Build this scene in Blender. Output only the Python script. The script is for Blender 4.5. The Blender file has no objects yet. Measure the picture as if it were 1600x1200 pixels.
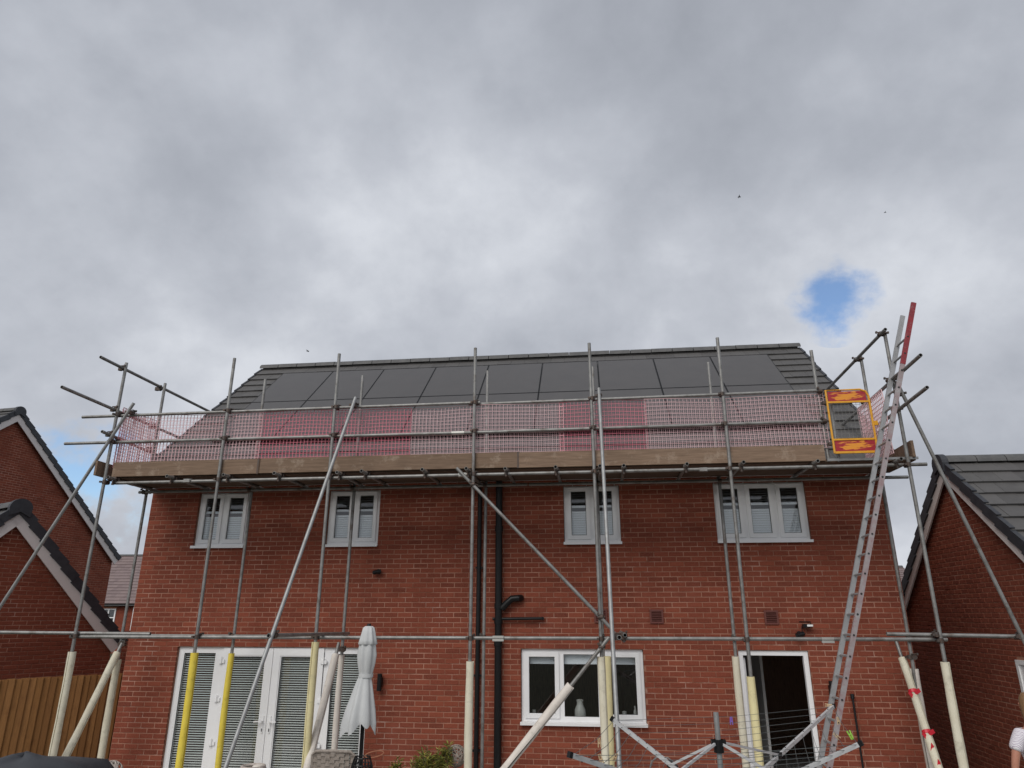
import bpy, bmesh, math, random
from mathutils import Vector as V, Matrix as M
random.seed(7)
S = bpy.context.scene
COL = S.collection
R = math.radians

# ------------------------------------------------------------------ camera
CAM = V((0.0, -11.15, 2.626)); FPX = 1070.0
PITCH, YAW, ROLL = R(18.45), R(6.7), R(0.05)
fwd = V((-math.sin(YAW)*math.cos(PITCH), math.cos(YAW)*math.cos(PITCH), math.sin(PITCH)))
rgt = V((math.cos(YAW), math.sin(YAW), 0)); upv = rgt.cross(fwd)
CR = rgt*math.cos(ROLL) + upv*math.sin(ROLL); CU = upv*math.cos(ROLL) - rgt*math.sin(ROLL)
cd = bpy.data.cameras.new('camera'); cd.sensor_width = 36; cd.lens = FPX/1600*36; cd.clip_end = 3000; cd.clip_start = .05
co = bpy.data.objects.new('camera', cd); COL.objects.link(co)
mw = M.Identity(4)
for i in range(3):
    mw[i][0] = CR[i]; mw[i][1] = CU[i]; mw[i][2] = -fwd[i]; mw[i][3] = CAM[i]
co.matrix_world = mw
S.camera = co
def inview(P, m=10):                      # is a point of the place inside the photograph's frame
    d = V(P)-CAM; k = d.dot(fwd)
    if k < .1: return False
    x = 800+FPX*d.dot(CR)/k; y = 600-FPX*d.dot(CU)/k
    return -m < x < 1600+m and -m < y < 1200+m

# ------------------------------------------------------------------ sky, sun, exposure
SUN_EL, SUN_AZ = R(43), R(203)            # azimuth clockwise from +y: behind the camera, a little to the left
W_ = bpy.data.worlds.new('World'); S.world = W_; W_.use_nodes = True
def build_sky():
    nt = W_.node_tree; N = nt.nodes; L = nt.links; N.clear()
    def nd(t, **k):
        n = N.new(t)
        for a, b in k.items(): setattr(n, a, b)
        return n
    def mth(op, a, b=None, c=None, clamp=False):
        n = nd('ShaderNodeMath', operation=op, use_clamp=clamp)
        for i, x in enumerate((a, b, c)):
            if x is None: continue
            if isinstance(x, (int, float)): n.inputs[i].default_value = x
            else: L.new(x, n.inputs[i])
        return n.outputs[0]
    out = nd('ShaderNodeOutputWorld'); bg = nd('ShaderNodeBackground'); bg.inputs[1].default_value = .1
    L.new(bg.outputs[0], out.inputs[0])
    sky = nd('ShaderNodeTexSky', sky_type='NISHITA'); sky.sun_disc = False
    sky.sun_elevation = SUN_EL; sky.sun_rotation = SUN_AZ; sky.ozone_density = 4.0; sky.dust_density = .3
    tc = nd('ShaderNodeTexCoord'); sp = nd('ShaderNodeSeparateXYZ'); L.new(tc.outputs['Generated'], sp.inputs[0])
    z = mth('MAXIMUM', sp.outputs[2], 0.0); zz = mth('ADD', z, .75)
    cv = nd('ShaderNodeCombineXYZ')
    L.new(mth('DIVIDE', sp.outputs[0], zz), cv.inputs[0]); L.new(mth('DIVIDE', sp.outputs[1], zz), cv.inputs[1])
    def noise(scale, det, rough, dist, off):
        n = nd('ShaderNodeTexNoise'); n.inputs['Scale'].default_value = scale; n.inputs['Detail'].default_value = det
        n.inputs['Roughness'].default_value = rough; n.inputs['Distortion'].default_value = dist
        a = nd('ShaderNodeVectorMath', operation='ADD'); L.new(cv.outputs[0], a.inputs[0]); a.inputs[1].default_value = off
        L.new(a.outputs[0], n.inputs['Vector']); return n.outputs[0]
    n1 = noise(2.3, 4, .45, .0, (6.1, 5.2, .3)); n2 = noise(5.6, 8, .54, .1, (11.3, 2.2, 4.0)); n3 = noise(17., 6, .58, .1, (1.3, 5.2, 9.0))
    t = mth('ADD', mth('ADD', mth('MULTIPLY', n1, .5), mth('MULTIPLY', n2, .41)), mth('MULTIPLY', n3, .09))
    t = mth('ADD', t, mth('MULTIPLY', mth('SUBTRACT', .55, z), .17))       # thinner, brighter cloud towards the horizon
    rp = nd('ShaderNodeValToRGB'); L.new(t, rp.inputs[0])
    e = rp.color_ramp.elements
    e[0].position = .37; e[0].color = (2.5, 2.66, 3.02, 1)
    e[1].position = .66; e[1].color = (4.9, 5.1, 5.5, 1)
    m = e.new(.475); m.color = (3.1, 3.28, 3.68, 1)
    m = e.new(.57); m.color = (3.85, 4.04, 4.46, 1)
    # gaps in the cloud
    def gap(d, r0, r1):
        v = nd('ShaderNodeVectorMath', operation='DISTANCE'); L.new(tc.outputs['Generated'], v.inputs[0]); v.inputs[1].default_value = d
        mr = nd('ShaderNodeMapRange'); L.new(v.outputs['Value'], mr.inputs[0])
        mr.inputs[1].default_value = r1; mr.inputs[2].default_value = r0; return mr.outputs[0]
    def pix(u, v):
        return (CR*(u-800)/FPX - CU*(v-600)/FPX + fwd).normalized()
    g = mth('MAXIMUM', gap(pix(1303, 470), .0, .062), mth('MULTIPLY', gap(pix(135, 735), .0, .1), .95))
    g = mth('MAXIMUM', g, mth('MULTIPLY', gap(pix(215, 800), .0, .06), .6))
    gn = mth('ADD', g, mth('MULTIPLY', mth('SUBTRACT', n2, .5), 2.0))
    gn = mth('ADD', gn, mth('MULTIPLY', mth('SUBTRACT', n3, .5), 2.0))
    mr = nd('ShaderNodeMapRange', interpolation_type='SMOOTHSTEP'); L.new(mth('MULTIPLY', gn, mth('GREATER_THAN', g, .001)), mr.inputs[0])
    mr.inputs[1].default_value = .32; mr.inputs[2].default_value = 1.15; mr.inputs[4].default_value = .95
    bl = nd('ShaderNodeMix', data_type='RGBA', blend_type='MIX'); L.new(mr.outputs[0], bl.inputs[0])
    L.new(rp.outputs[0], bl.inputs[6])
    sc = nd('ShaderNodeVectorMath', operation='SCALE'); L.new(sky.outputs[0], sc.inputs[0]); sc.inputs[3].default_value = 1.1
    L.new(sc.outputs[0], bl.inputs[7]); L.new(bl.outputs[2], bg.inputs[0])
build_sky()
sl = bpy.data.lights.new('sun', 'SUN'); sl.energy = 1.5; sl.angle = R(40); sl.color = (1, .96, .9)
so = bpy.data.objects.new('sun', sl); COL.objects.link(so)
sd = V((math.sin(SUN_AZ)*math.cos(SUN_EL), math.cos(SUN_AZ)*math.cos(SUN_EL), math.sin(SUN_EL)))
so.rotation_euler = sd.to_track_quat('Z', 'Y').to_euler(); so.location = (6, -14, 20)
vs = S.view_settings; vs.view_transform = 'Standard'; vs.look = 'None'; vs.exposure = .46; vs.gamma = 1; vs.use_curve_mapping = False

# ------------------------------------------------------------------ materials
MT = {}
def mat(name, col, rough=.6, metal=0, var=None, vscale=6, vdet=5, vstretch=(1, 1, 1), bump=0, bscale=60, spec=.5, island=None, dirt=None, dscale=3, coat=0):
    m = bpy.data.materials.new(name); m.use_nodes = True; MT[name] = m
    nt = m.node_tree; N = nt.nodes; L = nt.links; b = N['Principled BSDF']
    b.inputs['Base Color'].default_value = (*col, 1); b.inputs['Roughness'].default_value = rough; b.inputs['Metallic'].default_value = metal
    b.inputs['Specular IOR Level'].default_value = spec
    if coat: b.inputs['Coat Weight'].default_value = coat; b.inputs['Coat Roughness'].default_value = .08
    geo = N.new('ShaderNodeNewGeometry'); mp = N.new('ShaderNodeMapping'); L.new(geo.outputs['Position'], mp.inputs[0]); mp.inputs['Scale'].default_value = vstretch
    cur = None
    def mix(fac, a, bcol, bt='MIX'):
        x = N.new('ShaderNodeMix'); x.data_type = 'RGBA'; x.blend_type = bt
        if isinstance(fac, float): x.inputs[0].default_value = fac
        else: L.new(fac, x.inputs[0])
        for i, c in ((6, a), (7, bcol)):
            if isinstance(c, tuple): x.inputs[i].default_value = (*c, 1)
            else: L.new(c, x.inputs[i])
        return x.outputs[2]
    base = col
    if island:                            # each brick, tile or board its own tone
        oi = N.new('ShaderNodeObjectInfo'); ad = N.new('ShaderNodeMath'); ad.operation = 'ADD'
        L.new(geo.outputs['Random Per Island'], ad.inputs[0]); L.new(oi.outputs['Random'], ad.inputs[1])
        fr = N.new('ShaderNodeMath'); fr.operation = 'FRACT'; L.new(ad.outputs[0], fr.inputs[0])
        rp = N.new('ShaderNodeValToRGB'); L.new(fr.outputs[0], rp.inputs[0])
        e = rp.color_ramp.elements; e[0].color = (*island[0], 1); e[1].color = (*island[-1], 1)
        for i, c in enumerate(island[1:-1]):
            q = e.new((i+1)/(len(island)-1)); q.color = (*c, 1)
        base = rp.outputs[0]
    if var:
        n = N.new('ShaderNodeTexNoise'); n.inputs['Scale'].default_value = vscale; n.inputs['Detail'].default_value = vdet; n.inputs['Roughness'].default_value = .62
        L.new(mp.outputs[0], n.inputs['Vector'])
        r = N.new('ShaderNodeMapRange'); L.new(n.outputs[0], r.inputs[0]); r.inputs[1].default_value = .36; r.inputs[2].default_value = .68
        base = mix(r.outputs[0], base, var) if not island else mix(r.outputs[0], base, mix(.45, base, var))
    if dirt:
        n = N.new('ShaderNodeTexNoise'); n.inputs['Scale'].default_value = dscale; n.inputs['Detail'].default_value = 7; n.inputs['Roughness'].default_value = .7
        L.new(geo.outputs['Position'], n.inputs['Vector'])
        r = N.new('ShaderNodeMapRange'); L.new(n.outputs[0], r.inputs[0]); r.inputs[1].default_value = .55; r.inputs[2].default_value = .74; r.inputs[4].default_value = .75
        base = mix(r.outputs[0], base, dirt)
    if not isinstance(base, tuple): L.new(base, b.inputs['Base Color'])
    if bump:
        n = N.new('ShaderNodeTexNoise'); n.inputs['Scale'].default_value = bscale; n.inputs['Detail'].default_value = 4
        L.new(mp.outputs[0], n.inputs['Vector'])
        bp = N.new('ShaderNodeBump'); bp.inputs['Strength'].default_value = bump; bp.inputs['Distance'].default_value = .006
        L.new(n.outputs[0], bp.inputs['Height']); L.new(bp.outputs[0], b.inputs['Normal'])
    return m
BR = ((.135, .034, .021), (.205, .051, .03), (.175, .043, .026), (.25, .065, .037), (.155, .038, .023))
mat('brick', BR[0], .88, island=BR, var=(.33, .095, .055), vscale=55, bump=.5, bscale=140, spec=.25, dirt=(.28, .085, .055), dscale=.9)
mat('brick_dark', BR[0], .88, island=((.16, .04, .024), (.21, .052, .03), (.18, .045, .027), (.23, .06, .034)), var=(.3, .09, .05), vscale=55, bump=.5, bscale=140, spec=.25)
mat('mortar', (.43, .225, .16), .95, var=(.2, .075, .045), vscale=1.6, bump=.3, bscale=160, spec=.2, dirt=(.6, .42, .35), dscale=1.7)
mat('steel', (.31, .305, .295), .55, .6, var=(.2, .195, .185), vscale=9, bump=.12, bscale=50, dirt=(.13, .085, .062), dscale=4.5)
mat('steel_light', (.36, .365, .365), .55, .55, var=(.27, .27, .265), vscale=9, dirt=(.2, .18, .16), dscale=5)
mat('coupler', (.1, .09, .085), .6, .6, var=(.12, .075, .055), vscale=30, bump=.2)
mat('zinc', (.5, .49, .46), .5, .6)
mat('aluminium', (.72, .72, .73), .34, .35, var=(.6, .6, .61), vscale=6)
mat('ladder_alu', (.42, .42, .425), .45, .5, var=(.34, .34, .345), vscale=6)
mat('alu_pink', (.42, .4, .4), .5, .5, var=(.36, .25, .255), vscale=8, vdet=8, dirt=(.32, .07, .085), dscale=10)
mat('red_paint', (.3, .03, .04), .55, .1, var=(.2, .03, .04), vscale=9, dirt=(.4, .3, .3), dscale=14)
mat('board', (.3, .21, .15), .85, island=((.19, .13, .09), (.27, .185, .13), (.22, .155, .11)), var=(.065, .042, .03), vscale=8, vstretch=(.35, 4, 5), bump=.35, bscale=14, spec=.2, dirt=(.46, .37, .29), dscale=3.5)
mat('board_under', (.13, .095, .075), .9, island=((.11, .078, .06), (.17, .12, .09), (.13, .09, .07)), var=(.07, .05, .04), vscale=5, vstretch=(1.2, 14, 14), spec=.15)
mat('net_pale', (.84, .57, .59), .55); mat('net_pink', (.88, .25, .33), .5); mat('net_dark', (.6, .25, .28), .55)
mat('foam_cream', (.7, .66, .53), .7, var=(.62, .57, .44), vscale=5, bump=.25, bscale=22, dirt=(.36, .34, .27), dscale=7)
mat('foam_yellow', (.78, .62, .08), .65, var=(.7, .54, .06), vscale=6, bump=.25, bscale=22, dirt=(.3, .24, .05), dscale=9)
mat('foam_pale_yellow', (.75, .67, .37), .68, var=(.68, .6, .34), vscale=5, bump=.25, bscale=22, dirt=(.42, .37, .22), dscale=8)
mat('foam_white', (.72, .66, .6), .68, var=(.62, .57, .51), vscale=5, bump=.25, bscale=22, dirt=(.4, .37, .32), dscale=7)
mat('red_tape', (.6, .02, .04), .4)
mat('upvc', (.86, .86, .87), .32, spec=.5, var=(.82, .82, .82), vscale=2)
mat('upvc_line', (.35, .35, .35), .5)
mat('gasket', (.02, .02, .022), .6)
mat('bargeboard', (.74, .69, .67), .5, var=(.68, .63, .61), vscale=2)
mat('tile', (.08, .078, .077), .62, island=((.066, .063, .062), (.092, .088, .086), (.078, .075, .074)), var=(.11, .105, .102), vscale=7, bump=.2, bscale=40, spec=.45)
mat('tile_purple', (.19, .14, .14), .7, island=((.17, .125, .125), (.22, .165, .16), (.2, .15, .15)), var=(.24, .19, .18), vscale=7, spec=.3)
mat('tile_edge', (.028, .03, .037), .55, var=(.045, .047, .055), vscale=8)
mat('ridge', (.075, .075, .076), .65, var=(.11, .108, .106), vscale=8, bump=.2, bscale=40)
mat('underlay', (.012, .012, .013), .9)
mat('panel', (.06, .055, .052), .28, spec=.55, var=(.068, .062, .058), vscale=3)
mat('panel_frame', (.022, .021, .021), .4, .3)
mat('black_plastic', (.006, .006, .0065), .42, var=(.01, .01, .0105), vscale=6, spec=.35)
mat('vent_brown', (.14, .04, .03), .6)
mat('blind_door', (.7, .7, .68), .5)
mat('blind', (.86, .88, .93), .5)
mat('room', (.62, .61, .6), .9); mat('room_brown', (.3, .2, .14), .8, var=(.16, .1, .07), vscale=5, vstretch=(14, 14, 1)); mat('ceiling', (.55, .55, .53), .9)
mat('fence', (.32, .155, .055), .85, island=((.27, .125, .044), (.36, .175, .066), (.31, .148, .052), (.23, .105, .04)), var=(.15, .075, .032), vscale=4, vstretch=(16, 16, 1.4), bump=.35, bscale=14, spec=.15, dirt=(.2, .09, .035), dscale=5)
mat('parasol', (.56, .57, .57), .85, var=(.5, .51, .51), vscale=4, bump=.15, bscale=220)
mat('wicker', (.36, .31, .27), .7, var=(.22, .185, .155), vscale=40)
mat('rope', (.5, .45, .4), .8, var=(.35, .3, .27), vscale=30)
mat('lawn', (.04, .045, .022), .95, var=(.03, .035, .016), vscale=3)
mat('paving', (.42, .4, .37), .9, island=((.39, .37, .34), (.46, .44, .41), (.42, .4, .37)), var=(.33, .31, .29), vscale=4)  # slab tone raised to bounce fill light up to deck and upper frames
mat('cover', (.035, .038, .045), .6, var=(.05, .053, .06), vscale=3, bump=.5, bscale=5)
mat('leaf', (.14, .16, .03), .6, island=((.1, .13, .025), (.2, .2, .035), (.27, .24, .04), (.14, .16, .03)))
mat('stem', (.1, .08, .03), .8); mat('terracotta', (.36, .15, .08), .8, var=(.28, .11, .06), vscale=9)
mat('skin', (.5, .24, .16), .5, var=(.44, .19, .13), vscale=20)
mat('hair', (.16, .09, .045), .5, var=(.26, .15, .07), vscale=30, vstretch=(3, 3, .6))
mat('denim', (.06, .08, .13), .85); mat('shoe', (.5, .5, .5), .6)
mat('peg_wood', (.62, .45, .27), .7); mat('peg_purple', (.25, .15, .55), .5); mat('peg_green', (.26, .5, .06), .5)
mat('line', (.1, .11, .11), .5); mat('ceramic', (.42, .41, .39), .3); mat('bulb', (.85, .85, .83), .3); mat('bird', (.03, .03, .03), .8)

def glass_mat():
    m = bpy.data.materials.new('glass'); m.use_nodes = True; MT['glass'] = m
    nt = m.node_tree; N = nt.nodes; L = nt.links; N.clear()
    o = N.new('ShaderNodeOutputMaterial'); mx = N.new('ShaderNodeMixShader'); f = N.new('ShaderNodeFresnel'); f.inputs[0].default_value = 1.95
    t = N.new('ShaderNodeBsdfTransparent'); t.inputs[0].default_value = (.94, .96, .96, 1); g = N.new('ShaderNodeBsdfGlossy'); g.inputs['Roughness'].default_value = .01
    ge = N.new('ShaderNodeNewGeometry'); iv = N.new('ShaderNodeMath'); iv.operation = 'SUBTRACT'; iv.inputs[0].default_value = 1; L.new(ge.outputs['Backfacing'], iv.inputs[1])
    mu = N.new('ShaderNodeMath'); mu.operation = 'MULTIPLY'; L.new(f.outputs[0], mu.inputs[0]); L.new(iv.outputs[0], mu.inputs[1])   # one reflection for each pane
    L.new(mu.outputs[0], mx.inputs[0]); L.new(t.outputs[0], mx.inputs[1]); L.new(g.outputs[0], mx.inputs[2]); L.new(mx.outputs[0], o.inputs[0])
glass_mat()
def gate_red():                            # red plate with yellow showing where the paint is scraped
    m = mat('gate_red', (.42, .02, .03), .5); nt = m.node_tree; N = nt.nodes; L = nt.links; b = N['Principled BSDF']
    tc = N.new('ShaderNodeTexCoord'); mp = N.new('ShaderNodeMapping'); L.new(tc.outputs['Object'], mp.inputs[0]); mp.inputs['Scale'].default_value = (3.2, 3, 26); mp.inputs['Rotation'].default_value = (0, .06, 0)
    n = N.new('ShaderNodeTexNoise'); n.inputs['Scale'].default_value = 1.5; n.inputs['Detail'].default_value = 6; n.inputs['Roughness'].default_value = .6; L.new(mp.outputs[0], n.inputs['Vector'])
    ga = N.new('ShaderNodeTexGradient'); ga.gradient_type = 'SPHERICAL'; m2 = N.new('ShaderNodeMapping'); L.new(tc.outputs['Object'], m2.inputs[0]); m2.inputs['Scale'].default_value = (3.4, .1, 11)
    L.new(m2.outputs[0], ga.inputs[0])
    ad = N.new('ShaderNodeMath'); ad.operation = 'MULTIPLY_ADD'; L.new(ga.outputs[0], ad.inputs[0]); ad.inputs[1].default_value = .32; L.new(n.outputs[0], ad.inputs[2])
    r = N.new('ShaderNodeValToRGB'); L.new(ad.outputs[0], r.inputs[0]); e = r.color_ramp.elements
    e[0].position = .62; e[0].color = (.36, .018, .03, 1); e[1].position = .68; e[1].color = (.78, .3, .03, 1)
    L.new(r.outputs[0], b.inputs['Base Color'])
gate_red()
mat('gate_yellow', (.8, .4, .025), .45, var=(.68, .3, .02), vscale=9, dirt=(.3, .12, .03), dscale=12)
def shirt_mat():
    m = mat('shirt', (.75, .74, .76), .85); nt = m.node_tree; N = nt.nodes; L = nt.links; b = N['Principled BSDF']
    tc = N.new('ShaderNodeTexCoord'); w = N.new('ShaderNodeTexWave'); w.wave_type = 'BANDS'; w.bands_direction = 'DIAGONAL'
    w.inputs['Scale'].default_value = 26; w.inputs['Distortion'].default_value = 6; w.inputs['Detail Scale'].default_value = .6
    L.new(tc.outputs['Object'], w.inputs['Vector']); r = N.new('ShaderNodeValToRGB'); L.new(w.outputs[1], r.inputs[0]); e = r.color_ramp.elements
    e[0].position = .25; e[0].color = (.4, .33, .42, 1); e[1].position = .5; e[1].color = (.78, .77, .79, 1)
    L.new(r.outputs[0], b.inputs['Base Color'])
shirt_mat()

# ------------------------------------------------------------------ building helpers
WM = {}
def put(o, parent=None, mtx=None):
    COL.objects.link(o); mtx = mtx or M.Identity(4)
    if parent:
        o.parent = parent; o.matrix_parent_inverse = WM[parent.name].inverted()
    o.matrix_basis = mtx; WM[o.name] = mtx
    return o
def thing(name, label, cat, loc, group=None):
    o = bpy.data.objects.new(name, None); o.empty_display_size = .2
    put(o, None, M.Translation(V(loc))); o['label'] = label; o['category'] = cat
    if group: o['group'] = group
    return o
def tag(o, label=None, cat=None, group=None, kind=None):
    if label: o['label'] = label
    if cat: o['category'] = cat
    if group: o['group'] = group
    if kind: o['kind'] = kind
    return o
class MB:
    def __init__(s): s.v = []; s.f = []; s.smooth = False
    def add(s, vs, fs):
        n = len(s.v); s.v += [tuple(v) for v in vs]; s.f += [tuple(i+n for i in f) for f in fs]; return s
    def box(s, x0, x1, y0, y1, z0, z1):
        return s.obox(V(((x0+x1)/2, (y0+y1)/2, (z0+z1)/2)), V((abs(x1-x0)/2, 0, 0)), V((0, abs(y1-y0)/2, 0)), V((0, 0, abs(z1-z0)/2)))
    def obox(s, c, a, b, d):
        c = V(c); vs = [c+i*a+j*b+k*d for k in (-1, 1) for j in (-1, 1) for i in (-1, 1)]
        fs = [(0, 2, 3, 1), (4, 5, 7, 6), (0, 1, 5, 4), (2, 6, 7, 3), (0, 4, 6, 2), (1, 3, 7, 5)]
        if a.cross(b).dot(d) < 0: fs = [f[::-1] for f in fs]
        return s.add(vs, fs)
    def bar(s, p, q, w, h, up=V((0, 0, 1))):      # rectangular bar from p to q
        p, q = V(p), V(q); d = q-p; t = d.normalized(); a = t.cross(up)
        if a.length < 1e-4: a = V((1, 0, 0))
        a.normalize(); b = a.cross(t)
        return s.obox((p+q)/2, d/2, a*w/2, b*h/2)
    def ring(s, c, a, b, r, n): return [V(c)+a*(r*math.cos(2*math.pi*i/n))+b*(r*math.sin(2*math.pi*i/n)) for i in range(n)]
    def tube(s, p, q, r, n=12, hollow=False, r2=None, caps=True):
        p, q = V(p), V(q); t = (q-p).normalized(); a = t.orthogonal().normalized(); b = t.cross(a); r2 = r2 or r
        vs = s.ring(p, a, b, r, n)+s.ring(q, a, b, r2, n)
        fs = [(i, (i+1) % n, n+(i+1) % n, n+i) for i in range(n)]
        if hollow:
            ri = r*.82; vs += s.ring(p, a, b, ri, n)+s.ring(q, a, b, ri, n)
            for i in range(n):
                j = (i+1) % n
                fs += [(2*n+j, 2*n+i, 3*n+i, 3*n+j), (j, i, 2*n+i, 2*n+j), (n+i, n+j, 3*n+j, 3*n+i)]
        elif caps: fs += [tuple(range(n))[::-1], tuple(range(n, 2*n))]
        return s.add(vs, fs)
    def path(s, pts, r, n=8, closed=False):
        pts = [V(p) for p in pts]; k = len(pts); rings = []
        a = None
        for i, p in enumerate(pts):
            t = (pts[(i+1) % k]-pts[i-1]) if closed or 0 < i < k-1 else (pts[1]-pts[0] if i == 0 else pts[-1]-pts[-2])
            t.normalize()
            a = (t.orthogonal() if a is None else a-t*a.dot(t)).normalized(); b = t.cross(a)
            rr = r(i/(k-1)) if callable(r) else r
            rings.append(s.ring(p, a, b, rr, n))
        vs = [v for g in rings for v in g]; fs = []
        for i in range(k if closed else k-1):
            for j in range(n):
                i2 = (i+1) % k; fs.append((i*n+j, i*n+(j+1) % n, i2*n+(j+1) % n, i2*n+j))
        if not closed: fs += [tuple(range(n))[::-1], tuple((k-1)*n+j for j in range(n))]
        return s.add(vs, fs)
    def lathe(s, c, prof, n=24, mod=None):
        c = V(c); vs = []
        for i, (r, z) in enumerate(prof):
            for j in range(n):
                th = 2*math.pi*j/n; rr, zz = (r, z) if not mod else mod(i, th, r, z)
                vs.append(c+V((rr*math.cos(th), rr*math.sin(th), zz)))
        fs = [(i*n+j, i*n+(j+1) % n, (i+1)*n+(j+1) % n, (i+1)*n+j) for i in range(len(prof)-1) for j in range(n)]
        return s.add(vs, fs)
    def prism(s, poly, ext):                       # polygon (list of points) pushed by a vector
        n = len(poly); poly = [V(p) for p in poly]; ext = V(ext)
        return s.add(poly+[p+ext for p in poly], [tuple(range(n)), tuple(range(n, 2*n))[::-1]]+[(i, n+i, n+(i+1) % n, (i+1) % n) for i in range(n)])
    def mesh(s, name, m, smooth=None):
        me = bpy.data.meshes.new(name); me.from_pydata(s.v, [], s.f)
        bm = bmesh.new(); bm.from_mesh(me); bmesh.ops.recalc_face_normals(bm, faces=bm.faces); bm.to_mesh(me); bm.free()
        me.materials.append(MT[m])
        if smooth: 
            for p in me.polygons: p.use_smooth = True
            if smooth != 'all': me.set_sharp_from_angle(angle=R(40))
        me.update(); return me
    def build(s, name, m, parent=None, smooth=False, origin=None):
        if not s.v: return None
        lo = [min(v[i] for v in s.v) for i in range(3)]; hi = [max(v[i] for v in s.v) for i in range(3)]
        c = V(origin) if origin else (V(((lo[0]+hi[0])/2, (lo[1]+hi[1])/2, (lo[2]+hi[2])/2)) if parent else V(((lo[0]+hi[0])/2, (lo[1]+hi[1])/2, lo[2])))
        s.v = [(v[0]-c.x, v[1]-c.y, v[2]-c.z) for v in s.v]
        return put(bpy.data.objects.new(name, s.mesh(name, m, smooth)), parent, M.Translation(c))
def axes(a, b, c, loc):
    m = M.Identity(4)
    for i in range(3): m[i][0] = a[i]; m[i][1] = b[i]; m[i][2] = c[i]; m[i][3] = loc[i]
    return m
UP = V((0, 0, 1))
def subtract(iv, cuts):
    for a, b in cuts:
        nw = []
        for x, y in iv:
            if b <= x or a >= y: nw.append((x, y)); continue
            if a > x: nw.append((x, a))
            if b < y: nw.append((b, y))
        iv = nw
    return iv
BRICK = {}
def lay_bricks(parent, O, d, n, z0, z1, span, cuts, nparts, mname='brick', face=.012, phase=0):
    """stretcher bond on a wall face: O a point on the face (z=0), d along it, n outwards; span(z)->(s0,s1); cuts=[(s0,s1,za,zb)]"""
    LB, HB, J, H = .225, .075, .011, .064
    full = []; rest = []
    r0 = int(z0/HB); k = r0
    while k*HB < z1-.01:
        za = k*HB+J/2; zb = za+H; zc = (za+zb)/2
        s0, s1 = span(zc); iv = subtract([(s0, s1)], [(c[0], c[1]) for c in cuts if c[2] < zc < c[3]]) if s1 > s0 else []
        off = phase+(LB/2 if k % 2 else 0)
        for a, b in iv:
            i = math.floor((a-off)/LB)
            while off+i*LB < b:
                x0 = max(off+i*LB+J/2, a+(0 if a > off+i*LB+J else 0)); x1 = min(off+(i+1)*LB-J/2, b)
                if x1-x0 > .025:
                    (full if x1-x0 > LB-J-.002 else rest).append((x0, x1, za, zb))
                i += 1
        k += 1
    O = V(O)
    def P(s, z, e=0): return O+d*s+UP*z+n*e
    pick = [b for b in full if inview(P((b[0]+b[1])/2, (b[2]+b[3])/2), -8)]
    pick.sort(key=lambda b: (P((b[0]+b[1])/2, (b[2]+b[3])/2)-CAM).length)
    pick = pick[:nparts]; ps = set(pick)
    def geo(mb, c, a, u, w, lx, lz, dep, tilt=0):
        # five-sided block with slightly rounded arrises
        c = V(c); q = .004
        back = [c-a*lx-u*lz, c+a*lx-u*lz, c+a*lx+u*lz, c-a*lx+u*lz]
        mid = [p+w*(dep-q) for p in back]
        fr = [c+a*(sx*(lx-q))+u*(sz*(lz-q))+w*(dep+tilt*sz) for sx, sz in ((-1, -1), (1, -1), (1, 1), (-1, 1))]
        mb.add(back+mid+fr, [(i, (i+1) % 4, 4+(i+1) % 4, 4+i) for i in range(4)]+[(4+i, 4+(i+1) % 4, 8+(i+1) % 4, 8+i) for i in range(4)]+[(8, 9, 10, 11)])
    if nparts:
        key = (mname,)
        if key not in BRICK:
            ms = []
            for t in range(4):
                mb = MB(); geo(mb, (0, 0, 0), V((1, 0, 0)), V((0, 0, 1)), V((0, -1, 0)), (LB-J)/2, H/2, .02+(-.001, 0, .0012, .002)[t], (-.0008, 0, .0008, .0004)[t]); ms.append(mb.mesh('brick', mname))
            BRICK[key] = ms
        for b in pick:
            o = bpy.data.objects.new('brick', random.choice(BRICK[key]))
            put(o, parent, axes(d, -n, UP, P((b[0]+b[1])/2, (b[2]+b[3])/2, face-.02)))
    mb = MB()
    for b in full+rest:
        if b in ps: continue
        geo(mb, P((b[0]+b[1])/2, (b[2]+b[3])/2, face-.02), d, UP, n, (b[1]-b[0])/2, (b[3]-b[2])/2, .02+random.uniform(-.0015, .002), random.uniform(-.001, .001))
    o = mb.build('bricks', mname, parent)
    if o: tag(o, kind='stuff')
TILE = {}
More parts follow.
